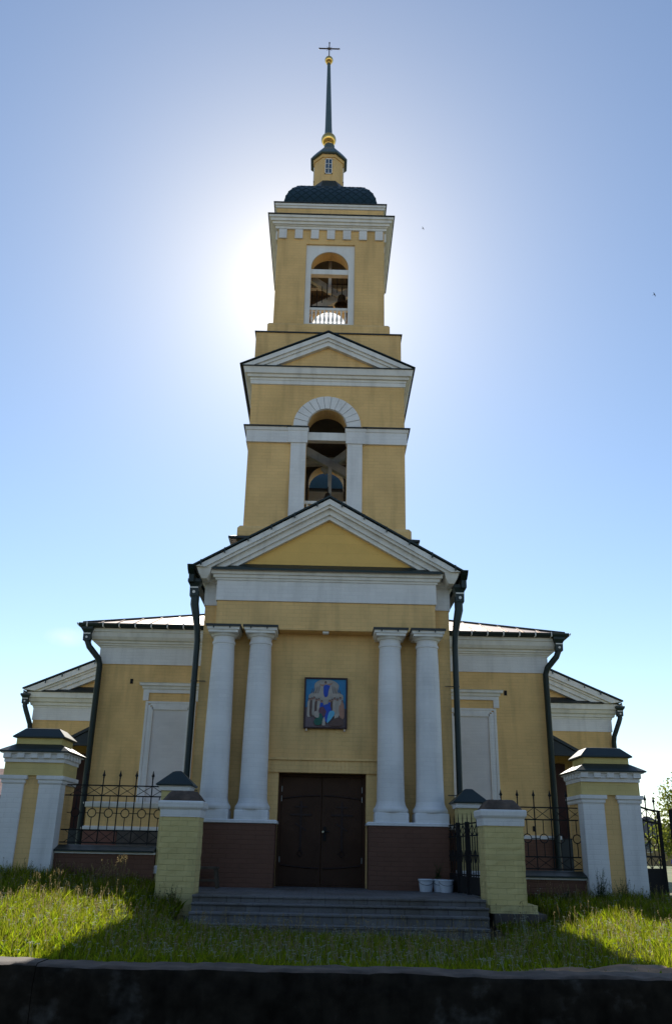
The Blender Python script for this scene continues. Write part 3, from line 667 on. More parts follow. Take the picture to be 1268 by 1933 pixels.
# blind windows
for cx in (-3.77, 3.66):
    y = 21.34; m = MB(); F = lambda x0, x1, d, z0, z1: m.box(cx+x0, cx+x1, y-d, y+.02, z0, z1)
    m.cur = 0
    for s in (-1, 1):
        a, b = sorted((s*.62, s*.56)); F(a, b, .045, 2.5, 4.95)
        a, b = sorted((s*.56, s*.50)); F(a, b, .03, 2.5, 4.87)
        a, b = sorted((s*.50, s*.42)); F(a, b, .05, 2.5, 4.82)
        a, b = sorted((s*.70, s*.56)); F(a, b, .04, 4.97, 5.24)
    F(-.56, .56, .047, 4.90, 4.952); F(-.50, .50, .035, 4.85, 4.90); F(-.45, .45, .05, 4.75, 4.85); F(-.66, .66, .042, 5.16, 5.243)
    fr = m.build('window_surround', WHT, ch, bevel=.004)
    m = MB(); m.mold(cx-.68, cx+.68, y-.02, y+.1, [(.02, 5.24), (.05, 5.26), (.06, 5.32), (.11, 5.33), (.12, 5.39), (.14, 5.40)]); m.build('hood_cornice', WHTP, fr)
    m = MB(); m.box(cx-.42, cx+.42, y-.016, y+.01, 2.5, 4.75); m.build('blind_panel', material('chalky_infill', (.72, .69, .68), brick=.12, var=.08, scale=1.5), fr)
# parapet of the cellar entrance at the left
m = MB(); m.box(-5.35, -2.55, 20.6, 21.3, 1.4, 2.42); m.cur = 1; m.mold(-5.35, -2.55, 20.6, 21.3, [(.02, 2.42), (.05, 2.44), (.08, 2.53), (-.1, 2.56)]); m.mold(-5.35, -2.55, 20.6, 21.3, [(.05, 1.94), (.07, 1.95), (.07, 2.0), (.0, 2.03)])
m.cur = 2; m.box(-5.37, -4.6, 20.57, 20.8, .95, 1.94); m.cur = 3; m.box(-4.59, -2.5, 20.56, 20.8, .95, 1.93)
m.build('annex_parapet', [YEL, WHTP, material('faded_red_brick', (.22, .10, .075), brick=.6), CON], ch, bevel=.008)
for (x, z) in ((-4.80, 5.44), (4.54, 5.35), (5.05, 2.17)):
    m = MB(); m.box(x-.035, x+.035, 21.325, 21.37, z-.06, z+.06); m.build('vent_hole', IRO, rf)
# transept behind
m = MB(); m.box(-10.2, 10.2, 30.6, 42, .9, 6.35); tr = m.build('transept_wall', YEL, ch)
m = MB(); m.box(-10.23, 10.23, 30.56, 42, .9, 1.95); m.cur = 1; m.box(-10.25, 10.25, 30.54, 42, 1.95, 2.05); m.build('transept_plinth', [BRN, WHT], ch)
m = MB(); m.mold(-10.2, 10.2, 30.6, 42, [(.03, 5.66), (.03, 6.08)]); m.build('transept_frieze', WHT, ch)
m = MB(); m.mold(-10.2, 10.2, 30.6, 42, [(.05, 6.08), (.06, 6.15), (.12, 6.16), (.14, 6.25), (.22, 6.27), (.28, 6.38), (.34, 6.40), (.37, 6.58)]); m.build('transept_cornice', WHTP, ch)
GA, GE, GH = 11.18, 6.66, 10.50
m = MB()
for t0, t1, dy in ((.02, .22, 0), (.22, .30, .08), (.30, .46, .14), (.46, .62, .2)):
    chevron(m, 0, GH, GE, GA, 30.1+dy, 30.62, t0, t1, 6.60)
gcn = m.build('transept_gable_cornice', WHTP, ch)
m = MB(); m.prism([(-9.9, 6.58), (9.9, 6.58), (0, 10.8)], 30.5, 30.9); m.build('transept_tympanum', YEL, ch)
m = MB(); m.prismx([(30.15, 6.59), (30.52, 6.84), (30.52, 6.59)], -9.9, 9.9); m.build('transept_skirt', BLK, ch)
m = MB(); s3 = (GA-GE)/GH
for s in (-1, 1):
    P = lambda u, t: (s*u, GA-s3*u+t); poly = [P(0, .015), P(GH+.05, .015), P(GH+.05, .06), P(0, .06)]
    m.prism(poly if s < 0 else poly[::-1], 30.06, 42)
    for k in range(18):
        u = .4+k*.55; m.bar((s*u, 30.04, GA-s3*u+.05), (s*u+.02*s, 30.04, GA-s3*u-.12), .03, .03)
m.build('transept_gable_roof', GRN, ch)
m = MB(); e0 = 9.95; m.rings([[(-e0-.55, 32.0, 7.22), (e0+.6, 32.0, 7.22), (e0+.6, 41, 7.22), (-e0-.55, 41, 7.22)], [(-e0+.5, 33.1, 8.05), (e0-.4, 33.1, 8.05), (e0-.4, 40, 8.05), (-e0+.5, 40, 8.05)]])
m.box(-e0-.35, e0+.4, 32.15, 40.9, 6.6, 7.22); m.build('transept_upper_roof', SIL, ch)
for s in (-1, 1):
    downpipe([(s*10.45, 30.3, 6.35), (s*10.45, 30.3, 6.1), (s*10.39, 30.3, 5.95), (s*10.22, 30.4, 5.5), (s*10.2, 30.45, 5.3), (s*10.2, 30.45, 1.0)], .085, (s*10.45, 30.3, 6.47, .16), ch)
    gutter([(s*10.38, 30.12, 6.62, s, 0), (s*10.38, 41, 6.62, s, 0)]).build('gutter', GRN, ch)
# central drum and dome, seen through the lower belfry
m = MB(); m.lathe(-.1, 37, [(3.1, 9.0), (3.1, 15.0), (3.25, 15.05), (3.3, 15.4)], 48); m.build('drum', YEL, ch)
m = MB(); m.lathe(-.1, 37, [(3.3, 15.4), (3.2, 16.1), (2.9, 16.8), (2.3, 17.5), (1.5, 18.0), (.7, 18.3), (.1, 18.4)], 48); m.build('dome', DKB, ch)
# side vestibules with lean-to canopies
for s in (-1, 1):
    def X(a, b): return sorted((s*a, s*b))
    a, b = X(5.6, 7.1); m = MB(); m.box(a, b, 22.3, 29, .95, 3.95); ve = m.build('vestibule_wall', YEL, ch)
    a, b = X(5.70, 6.14); m = MB(); m.box(a, b, 22.24, 22.32, 1.9, 3.75); m.build('side_door', material('dark_red_door', (.06, .028, .025)), ve)
    m = MB()
    poly = [(s*5.6, 4.34), (s*7.2, 3.48), (s*7.2, 3.55), (s*5.6, 4.42)]
    m.prism(poly if s > 0 else poly[::-1], 21.5, 29.1)
    poly = [(s*5.64, 4.0), (s*6.8, 3.66), (s*5.64, 4.32)]
    m.prism(poly if s > 0 else poly[::-1], 21.55, 21.62)
    a, b = X(5.6, 6.7); m.box(a, b, 21.5, 21.65, 3.88, 3.98)
    m.build('canopy', BLK, ch)
    m = MB(); m.box(s*6.3-.03, s*6.3+.03, 21.6, 21.66, 3.2, 3.95); m.nxt(); m.box(*X(5.66, 6.16), 21.9, 22.1, 1.0, 1.98); m.build('canopy_post', BLK, ch)
    m = MB()
    for k in range(5): xx = s*(6.13+k*.055); m.box(xx-.014, xx+.014, 22.0, 22.03, 2.0, 2.75); m.nxt()
    m.build('white_slat', WHTP, ch)

# doors
dr = MB(); dr.box(-.80, -.745, 16.62, 16.72, 1.0, 2.95); dr.box(.765, .82, 16.62, 16.72, 1.0, 2.95); dr.box(-.745, .765, 16.62, 16.72, 2.89, 2.95); dr.box(-.745, .765, 16.62, 16.72, 1.0, 1.03)
fr = dr.build('door_frame', DOOR, ch, bevel=.006)
for s, x0, x1 in ((-1, -.743, .006), (1, .014, .763)):
    m = MB(); m.box(x0, x1, 16.66, 16.70, 1.032, 2.888)
    for z in (1.05,): pass
    leaf = m.build('door_leaf', DOOR, ch, bevel=.004)
    cx = (x0+x1)/2
    m = MB(); yb = 16.652
    # three-bar relief cross
    m.bar((cx, yb, 1.62), (cx, yb, 2.46), .035, .02, (0, 1, 0)); m.bar((cx-.11, yb, 2.36), (cx+.11, yb, 2.36), .03, .018); m.bar((cx-.20, yb, 2.22), (cx+.20, yb, 2.22), .035, .022)
    m.bar((cx-.10, yb, 2.02+.05), (cx+.10, yb, 2.02-.07), .03, .018)
    m.tube([(cx, yb, 1.62), (cx-.05, yb, 1.55), (cx, yb, 1.5), (cx+.05, yb, 1.55), (cx, yb, 1.62)], .012, 6)
    # curved straps
    for z, d in ((2.50, .06), (1.36, -.05)):
        pts = [(x0+.03+(x1-x0-.06)*i/8, yb, z+d*math.sin(math.pi*i/16 if s < 0 else math.pi*(8-i)/16)) for i in range(9)]
        m.tube(pts, .014, 6)
    m.build('relief', DOORD, leaf)
    m = MB()
    for z in (2.45, 2.62, 1.4): m.lathe(x0+.004 if s < 0 else x1-.004, 16.645, [(.011, z), (.011, z+.10)], 8); m.nxt()
    m.build('hinge', material('dull_steel', (.3, .3, .3), rough=.4, metal=.7), leaf)
    if s > 0:
        m = MB(); m.box(.05, .10, 16.63, 16.66, 1.78, 2.02); m.tube([(.075, 16.62, 1.93), (.075, 16.59, 1.93), (.17, 16.59, 1.93)], .010, 8); m.build('handle', IRO, leaf)
        m = MB(); m.tube([(.045, 16.655, 1.93), (.045, 16.63, 1.93)], .018, 12); m.build('lock', material('brass_lock', (.75, .68, .5), rough=.3, metal=.8), leaf)

# ------------------------------------------------------------------ icon on the wall
ic = thing('wall_painting', 'small framed outdoor painting of a robed figure in clouds, fixed above the church door', 'painting', (.04, 16.5, 3.76))
def flat(name, col): return material(name, col, var=.12, scale=14, rough=.5, bump=.0)
pm = [flat('paint_sky', (.03, .19, .38)), flat('paint_cloud', (.36, .32, .28)), flat('paint_robe', (.02, .07, .42)), flat('paint_brown', (.11, .065, .055)), flat('paint_skin', (.38, .20, .14)),
      flat('paint_cream', (.42, .36, .31)), flat('paint_green', (.02, .11, .08)), flat('paint_lightblue', (.12, .42, .62)), flat('paint_ground', (.15, .11, .12)), flat('paint_mauve', (.13, .06, .09))]
m = MB(); IX0, IZ0, IW, IH = -.345, 3.785, .77, .905; lay = [0]
def blob(ci, pts, smooth=True):
    lay[0] += 1; y = 16.448-lay[0]*.0006; m.cur = ci
    P = [Vector((IX0+u*IW, y, IZ0+v*IH)) for u, v in pts]
    if smooth:
        Q = []
        for i in range(len(P)):
            a, b, c, d = P[i-1], P[i], P[(i+1) % len(P)], P[(i+2) % len(P)]
            for k in range(4):
                t = k/4; Q.append(.5*((2*b)+(-a+c)*t+(2*a-5*b+4*c-d)*t*t+(-a+3*b-3*c+d)*t**3))
        P = Q
    c = sum(P, Vector())/len(P); m.add([tuple(c)]+[tuple(p) for p in P], [(0, i+1, (i+1) % len(P)+1) for i in range(len(P))])
def ell(ci, u, v, ru, rv, n=14, rot=0): blob(ci, [(u+ru*math.cos(2*math.pi*k/n)*math.cos(rot)-rv*math.sin(2*math.pi*k/n)*math.sin(rot), v+ru*math.cos(2*math.pi*k/n)*math.sin(rot)+rv*math.sin(2*math.pi*k/n)*math.cos(rot)) for k in range(n)], False)
blob(0, [(0, 0), (1, 0), (1, 1), (0, 1)], False)
blob(8, [(0, 0), (1, 0), (1, .38), (.8, .45), (.5, .42), (.2, .46), (0, .4)], False)
blob(1, [(.22, .9), (.35, .98), (.5, 1.0-.01), (.68, .97), (.82, .88), (.80, .74), (.93, .66), (.9, .5), (.72, .44), (.5, .42), (.28, .44), (.1, .52), (.08, .66), (.2, .74)])
ell(5, .5, .78, .14, .2); ell(5, .3, .66, .1, .05); ell(5, .72, .67, .1, .05)
for sg in (-1, 1):
    for k in range(4):
        u = .5+sg*(.19+.055*k); blob(3 if k % 2 else 8, [(u, .70), (u+sg*.02, .70), (u+sg*(.02-.05), .86-.02*k), (u-sg*.04, .86-.02*k)], False)
blob(2, [(.455, .87), (.56, .88), (.60, .86), (.56, .75), (.55, .66), (.50, .62), (.455, .66), (.44, .76)])
blob(4, [(.33, .90), (.40, .885), (.46, .89), (.46, .865), (.38, .86)]); blob(4, [(.54, .90), (.62, .91), (.66, .93), (.63, .885), (.56, .87)])
ell(4, .49, .925, .026, .033); ell(3, .49, .94, .028, .02)
rnd = random.Random(3)
for (u, h, ci) in ((.09, .56, 5), (.15, .57, 3), (.21, .59, 1), (.27, .55, 3), (.33, .56, 5), (.40, .52, 2), (.60, .53, 2), (.66, .55, 3), (.72, .58, 5), (.79, .56, 1), (.86, .59, 5), (.91, .52, 4)):
    blob(ci, [(u-.035, h-.03), (u+.035, h-.03), (u+.05, h-.2), (u+.04, h-.34), (u-.04, h-.34), (u-.045, h-.18)]); ell(3, u, h+.01, .026, .03); ell(4, u, h, .018, .022)
blob(9, [(.36, .40), (.48, .42), (.58, .44), (.56, .3), (.5, .2), (.42, .24), (.34, .3)]); blob(2, [(.44, .43), (.55, .47), (.64, .38), (.60, .22), (.52, .10), (.48, .2), (.52, .34)])
blob(6, [(.22, .12), (.30, .2), (.36, .28), (.42, .24), (.43, .10), (.36, .04), (.26, .04)]); blob(7, [(.60, .32), (.70, .33), (.72, .26), (.62, .14), (.54, .08), (.55, .18)])
blob(5, [(.22, .30), (.32, .32), (.34, .2), (.24, .2)]); blob(5, [(.46, .03), (.5, .05), (.48, .2), (.44, .16), (.42, .04)]); blob(4, [(.84, .45), (.9, .4), (.92, .2), (.87, .18), (.83, .34)]); blob(5, [(.72, .24), (.8, .26), (.82, .16), (.74, .14)])
blob(3, [(.70, .16), (.86, .2), (.96, .1), (.9, .03), (.6, .03)])
m.build('picture', pm, ic, fix=False)
m = MB(); m.box(-.37, .45, 16.452, 16.475, 3.76, 4.715); m.build('backing', WOOD, ic)
m = MB(); m.box(-.375, -.345, 16.42, 16.48, 3.755, 4.72); m.box(.425, .455, 16.42, 16.48, 3.755, 4.72); m.box(-.345, .425, 16.42, 16.48, 3.755, 3.785); m.box(-.345, .425, 16.42, 16.48, 4.69, 4.72)
m.build('frame', material('dark_red_frame', (.035, .012, .012), rough=.4), ic, bevel=.005)
m = MB(); m.box(-.33, -.30, 16.44, 16.5, 3.71, 3.757); m.nxt(); m.box(.39, .42, 16.44, 16.5, 3.71, 3.757); m.build('hook', SIL, ic)

# ------------------------------------------------------------------ gate pillars, piers
def big_pillar(cx, zo, y0, label):
    t = thing('gate_pillar', label, 'pillar', (cx, y0, .95), 'yellow and white gate pillars with stepped metal caps')
    y1 = y0+.85; hw = .47
    m = MB(); m.box(cx-hw, cx+hw, y0+.04, y1, .7, 2.78+zo); m.build('shaft', YEL, t)
    m = MB(); m.box(cx-hw-.02, cx+hw+.02, y0-.0, y1, 2.56+zo, 2.775+zo); m.build('upper_block', material('yellow_block', (.66, .52, .22), brick=.2), t, bevel=.008)
    for a, b in ((cx-hw-.012, cx-.125), (cx+.125, cx+hw+.012)):
        m = MB(); m.box(a, b, y0, y0+.3 , .7, 2.43+zo); p = m.build('pilaster', WHT, t, bevel=.008)
        m = MB(); m.mold(a, b, y0, y1 if True else y0+.3, [(.01, 2.43+zo), (.02, 2.45+zo), (.02, 2.49+zo), (.045, 2.50+zo), (.045, 2.56+zo)]); m.build('pilaster_capital', WHT, p, bevel=.004)
    m = MB(); m.mold(cx-hw, cx+hw, y0, y1, [(.03, 2.77+zo), (.03, 2.82+zo), (.045, 2.83+zo), (.045, 2.90+zo), (.092, 2.912+zo), (.092, 2.93+zo)])
    for k in range(5):
        c = cx-.44+k*.22; m.box(c-.058, c+.058, y0-.088, y0-.02, 2.835+zo, 2.915+zo)
        for s in (-1, 1):
            xa, xb = sorted((cx+s*(hw+.02), cx+s*(hw+.075))); cy = y0+.06+k*.18; m.box(xa, xb, cy-.045, cy+.045, 2.835+zo, 2.905+zo)
    m.build('dentil_cornice', WHT, t, bevel=.003)
    m = MB(); m.mold(cx-hw, cx+hw, y0, y1, [(.11, 2.925+zo), (.125, 2.93+zo), (.125, 2.95+zo), (-.09, 3.075+zo)]); m.build('metal_skirt', GRN, t)
    m = MB(); m.box(cx-.385, cx+.385, y0+.09, y1-.09, 3.04+zo, 3.19+zo); m.build('attic_block', material('yellow_attic', (.68, .54, .20), brick=.25), t, bevel=.006)
    m = MB(); m.mold(cx-.385, cx+.385, y0+.09, y1-.09, [(.04, 3.175+zo), (.055, 3.18+zo), (.055, 3.20+zo), (-.10, 3.345+zo), (-.13, 3.35+zo)]); m.build('metal_cap', GRN, t)
big_pillar(-4.80, .125, 14.8, 'tall yellow gate pillar with white pilasters left of the church, at the photo\'s left edge')
big_pillar(4.82, 0.0, 14.8, 'tall yellow gate pillar with white pilasters right of the church, beside the open iron gate')
def roof_pier(cx, z0, label, py=15.0):
    t = thing('fence_pier', label, 'pier', (cx, py, .95), 'slim yellow piers with green pyramid caps')
    m = MB(); m.box(cx-.22, cx+.22, py, py+.44, .7, z0-.08); m.build('shaft', YELP, t, bevel=.01)
    m = MB(); m.mold(cx-.22, cx+.22, py, py+.44, [(.0, z0-.09), (.03, z0-.085), (.04, z0-.03), (.055, z0-.02), (.055, z0)]); m.build('capital', WHT, t)
    m = MB(); m.mold(cx-.22, cx+.22, py, py+.44, [(.075, z0-.01), (.09, z0), (.09, z0+.015), (-.15, z0+.235), (-.17, z0+.245)]); m.build('metal_cap', GRN, t)
    m = MB(); m.mold(cx-.22, cx+.22, py, py+.44, [(.02, 1.22), (.02, 1.32), (.0, 1.34)]); m.build('white_band', WHT, t)
roof_pier(-2.46, 2.59, 'slim yellow pier with green pyramid cap behind the left front pier')
roof_pier(2.61, 2.435, 'slim yellow pier with green pyramid cap behind the right front pier', 15.62)
def rough_box(x0, x1, y0, y1, z0, z1, nz=14, j=.006, nx_=5):
    m = MB(); lo = []
    for k in range(nz+1):
        z = z0+(z1-z0)*k/nz; q = []
        for (xa, ya, xb, yb) in ((x0, y0, x1, y0), (x1, y0, x1, y1), (x1, y1, x0, y1), (x0, y1, x0, y0)):
            for i in range(nx_):
                t = i/nx_; q.append((xa+(xb-xa)*t+random.uniform(-j, j), ya+(yb-ya)*t+random.uniform(-j, j), z))
        lo.append(q)
    m.rings(lo); return m
def front_pier(cx, hw, y0, zt, label, z0=.6):
    t = thing('brick_pier', label, 'pier', (cx, y0, .85), 'yellow brick piers with rough cement caps at the steps')
    y1 = y0+.56
    rough_box(cx-hw, cx+hw, y0, y1, z0, zt, 20).build('shaft', YELP, t, bevel=.012)
    m = MB(); m.mold(cx-hw, cx+hw, y0, y1, [(.015, zt-.005), (.02, zt+.10), (.05, zt+.13), (.055, zt+.21), (.04, zt+.225)]); m.build('white_cap_course', WHT, t, bevel=.012)
    m = MB(); lo = []
    for f, z in ((1.05, 0), (1.06, .02), (.98, .05), (.86, .095), (.74, .13), (.66, .15), (.35, .155)):
        q = []
        for i in range(28):
            a = 2*math.pi*i/28; c, s_ = math.cos(a), math.sin(a); k = 1/max(abs(c), abs(s_))**(.86)
            jj = 1+random.uniform(-.02, .02); q.append((cx+hw*f*c*k*jj, (y0+y1)/2+.28*f*s_*k*jj, zt+.22+z+random.uniform(-.008, .008)))
        lo.append(q)
    m.rings(lo, smooth=True); m.build('cement_cap', CAPM, t)
    return t
front_pier(-2.115, .285, 13.6, 2.055, 'yellow brick pier with rough cement cap left of the steps')
tp = front_pier(2.76, .295, 13.6, 2.02, 'yellow brick pier with rough cement cap right of the steps, on a stone footing', .82)
rough_box(2.48, 3.18, 13.52, 14.2, .82, .93, 2, .008).build('footing_course', YELP, tp, bevel=.01)
rough_box(2.52, 3.28, 13.40, 14.25, .35, .82, 4, .012).build('stone_footing', CON, tp, bevel=.02)

# ------------------------------------------------------------------ iron fences
def spear(m, x, y, z, h=.13, r=.028):
    m.lathe(x, y, [(.010, z), (.016, z+h*.1), (.010, z+h*.2), (r, z+h*.42), (r*.55, z+h*.65), (.004, z+h*1.05)], 6)
def fence_panel(parent, x0, x1, y, zs, step, first, ring=True, r=.0085):
    """zs = (bottom, 2nd, ring, 3rd, top, tip)"""
    zb, z2, zr, z3, zt, tip = zs
    m = MB()
    for z in (zb, z2, z3, zt): m.box(x0, x1, y-.010, y+.010, z-.010, z+.010)
    m.build('rail', IRO, parent)
    k = 0; x = first; bars = []
    while x < x1-.01: bars.append(x); x += step
    bars = [b for b in bars if b > x0+.01]
    for b in bars:
        m = MB(); m.box(b-r, b+r, y-r-.012, y+r-.012, zb-.02, tip-.1); spear(m, b, y-.012, tip-.12); m.build('upright', IRO, parent)
    ex = [bars[0]-step]+bars+[bars[-1]+step]
    m = MB()
    for a, b in zip(ex, ex[1:]):
        c = (a+b)/2
        A, B = max(a, x0), min(b, x1)
        for za, zc in ((zb, z2), (z3, zt)):
            def zz(x, up):
                t = (x-a)/(b-a); return za+(zc-za)*(t if up else 1-t)
            for up in (0, 1): m.bar((A, y, zz(A, up)), (B, y, zz(B, up)), .009, .009)
        if x0 < c < x1:
            for q0, q1 in ((z2, zr-.068), (zr+.068, z3)): m.box(c-.006, c+.006, y-.006, y+.006, q0, q1)
            m.tube([(c+.068*math.cos(t*math.pi/8), y, zr+.068*math.sin(t*math.pi/8)) for t in range(17)], .008, 6)
        for q0, q1 in ((A, c-.068), (c+.068, B)):
            if q1 > q0: m.box(q0, q1, y-.006, y+.006, zr-.006, zr+.006)
    m.build('lattice', IRO, parent)
def fence(x0, x1, zcap, zs, step, first, label):
    t = thing('iron_fence', label, 'fence', ((x0+x1)/2, 15.1, .9), 'iron railings on brown brick base walls')
    m = MB(); m.box(x0, x1, 14.93, 15.35, .6, zcap-.10); m.build('base_wall', BRN, t)
    m = MB(); m.box(x0, x1, 14.90, 15.37, zcap-.10, zcap-.07); m.build('white_course', WHTP, t)
    m = MB(); m.prismx([(14.86, zcap-.07), (14.86, zcap-.045), (15.12, zcap+.03), (15.40, zcap-.045), (15.40, zcap-.07)], x0, x1); m.build('metal_coping', GRN, t)
    fence_panel(t, x0, x1, 15.12, zs, step, first)
fence(-4.31, -2.69, 1.60, (1.665, 1.86, 2.13, 2.405, 2.57, 2.80), .277, -3.97, 'iron railing on its brown brick base between the left gate pillar and left piers')
fence(2.75, 4.33, 1.345, (1.40, 1.585, 1.87, 2.165, 2.36, 2.62), .277, 3.04, 'iron railing on its brown brick base between the right piers and right gate pillar')
# side fence going back to the porch, angled
t = thing('side_railing', 'dark iron side railing with pointed bars from the right pier back to the porch', 'fence', (2.4, 15, 1.0))
pa, pb = Vector((2.23, 16.05, 0)), Vector((2.52, 14.15, 0)); nn = 17
for z in (2.06, 1.87, 1.57, 1.28):
    m = MB(); m.bar(pa+Vector((0, 0, z)), pb+Vector((0, 0, z+.02)), .02, .02, (0, 0, 1)); m.build('rail', IRO, t)
for k in range(nn):
    p = pa.lerp(pb, k/(nn-1)); m = MB(); hh = 2.24 if k % 2 == 0 else 1.87
    m.tube([(p.x, p.y, 1.25), (p.x, p.y, hh-.08), (p.x, p.y, hh)], [.0085, .0085, .002] if k % 2 == 0 else .0085, 6); m.build('upright', IRO, t)
m = MB()
for k in range(nn-1):
    p, q = pa.lerp(pb, k/(nn-1)), pa.lerp(pb, (k+1)/(nn-1))
    if k % 2 == 0: q = pa.lerp(pb, min(1, (k+2)/(nn-1)))
    else: continue
    for za, zb in ((1.87, 2.06), (2.06, 1.87)): m.bar((p.x, p.y, za), (q.x, q.y, zb), .009, .009, (0, 0, 1))
    c = (p+q)/2; d = (q-p).normalized()
    m.tube([(c+d*.06*math.cos(i*math.pi/6)+Vector((0, 0, 1.57+.10*math.sin(i*math.pi/6)))) for i in range(13)], .008, 6)
m.build('lattice', IRO, t)
m = MB(); m.bar(pa+Vector((0, 0, 1.14)), pb+Vector((0, 0, 1.14)), .24, .012, (0, 0, 1)); m2 = m
m.v = []; m.f = []; m.mi = []; m.sm = []
d = (pb-pa).normalized(); nrm_ = Vector((d.y, -d.x, 0))*.006
m.rings([[tuple(pa+nrm_+Vector((0, 0, 1.01))), tuple(pa-nrm_+Vector((0, 0, 1.01))), tuple(pa-nrm_+Vector((0, 0, 1.27))), tuple(pa+nrm_+Vector((0, 0, 1.27)))], [tuple(pb+nrm_+Vector((0, 0, 1.01))), tuple(pb-nrm_+Vector((0, 0, 1.01))), tuple(pb-nrm_+Vector((0, 0, 1.27))), tuple(pb+nrm_+Vector((0, 0, 1.27)))]])
m.build('kick_plate', IRO, t)
for f in (.36, .62):
    p = pa.lerp(pb, f); m = MB(); m.box(p.x-.035, p.x+.035, p.y-.035, p.y+.035, .98, 2.10); m.build('post', IRO, t)
# gate leaves
def gate(label, hx, hy, fx, fy, zt0, zt1, flip=False):
    t = thing('iron_gate', label, 'gate', (hx, hy, 1.0), 'open iron gate leaves right of the pillar')
    h, f = Vector((hx, hy, 0)), Vector((fx, fy, 0)); dz = lambda u: (zt1-zt0)*(1-(1-u)**2)
    P = lambda u, z: tuple(h.lerp(f, u)+Vector((0, 0, z)))
    m = MB(); m.bar(P(0, .98), P(0, zt0), .05, .05, (0, 1, 0)); m.bar(P(1, .98), P(1, zt1+.012), .05, .05, (0, 1, 0))
    for zz in (0, -.20):
        m.tube([P(i/8, zt0+dz(i/8)+zz) for i in range(9)], .018, 8)
    m.bar(P(0, 1.62), P(1, 1.62), .03, .03, (0, 0, 1)); m.bar(P(0, 1.42), P(1, 1.42), .035, .035, (0, 0, 1)); m.bar(P(0, 1.0), P(1, 1.0), .03, .03, (0, 0, 1))
    m.build('gate_frame', IRO, t)
    m = MB(); n_ = (f-h).normalized(); n2 = Vector((-n_.y, n_.x, 0))*.004
    m.rings([[tuple(Vector(P(0, 1.0))+n2), tuple(Vector(P(1, 1.0))+n2), tuple(Vector(P(1, 1.42))+n2), tuple(Vector(P(0, 1.42))+n2)], [tuple(Vector(P(0, 1.0))-n2), tuple(Vector(P(1, 1.0))-n2), tuple(Vector(P(1, 1.42))-n2), tuple(Vector(P(0, 1.42))-n2)]]); m.build('kick_plate', IRO, t)
    nb = 3
    for k in range(nb):
        u = (k+.5)/nb+.02; z = zt0+dz(u); m = MB(); m.bar(P(u, 1.42), P(u, z+.12), .016, .016, (0, 1, 0)); pp = P(u, z+.10); spear(m, pp[0], pp[1], pp[2]); m.build('upright', IRO, t)
    m = MB()
    us = [0, .18, .52, .85, 1]
    for a, b in zip(us, us[1:]):
        for up in (0, 1):
            za = lambda u, top: (zt0+dz(u)-(0 if top else .20))
            m.bar(P(a, za(a, up)), P(b, za(b, not up)), .009, .009, (0, 1, 0)); m.bar(P(a, 1.62 if up else 1.43), P(b, 1.43 if up else 1.62), .009, .009, (0, 1, 0))
        c = (a+b)/2
        if b-a > .2:
            m.bar(P(c, 1.62), P(c, 1.86-.07), .012, .012, (0, 1, 0)); m.bar(P(c, 1.86+.07), P(c, zt0+dz(c)-.2), .012, .012, (0, 1, 0))
            L_ = (f-h).length; m.tube([P(c+.10/L_*math.cos(i*math.pi/8)*(1-.0*i), 1.86+.07*math.sin(i*math.pi/8)) for i in range(17)], .009, 6)
    m.build('lattice', IRO, t)
gate('open iron gate leaf hinged on the right pillar, solid lower panel', 5.26, 15.1, 5.88, 15.6, 2.46, 2.36)
gate('second open iron gate leaf cut by the photo\'s right edge', 6.95, 15.1, 6.10, 15.62, 2.56, 2.38)

# ------------------------------------------------------------------ small objects on the platform
def bucket(loc, label, s=1.0, dirty=0):
    t = thing('bucket', label, 'bucket', loc, 'white plastic buckets by the porch')
    x, y, z = loc
    m = MB(); m.lathe(x, y, [(.100*s, z), (.103*s, z+.01), (.122*s, z+.165*s), (.122*s, z+.172*s), (.130*s, z+.174*s), (.130*s, z+.198*s), (.120*s, z+.198*s), (.116*s, z+.15*s), (.10*s, z+.02)], 28); b = m.build('bucket_body', BUCK, t)
    m = MB(); m.tube([(x+.131*s*math.cos(a), y-.02-.10*math.sin(a), z+.175*s-.07*s*math.sin(a)) for a in [math.pi*i/10 for i in range(11)]], .003, 6); m.build('handle', IRO, t)
    if dirty:
        m = MB(); m.lathe(x, y, [(.116*s, z+.145*s), (.001, z+.155*s)], 20); m.build('soil', SOIL, t)
bucket((1.80, 15.62, 1.0), 'white plastic bucket standing alone, leftmost by the porch plinth')
bucket((2.04, 15.66, 1.0), 'smeared white plastic bucket in the middle of the three by the plinth', 1.0, 1)
bucket((2.13, 15.50, 1.0), 'white plastic bucket nearest the side railing, rightmost of the three', .98, 1)
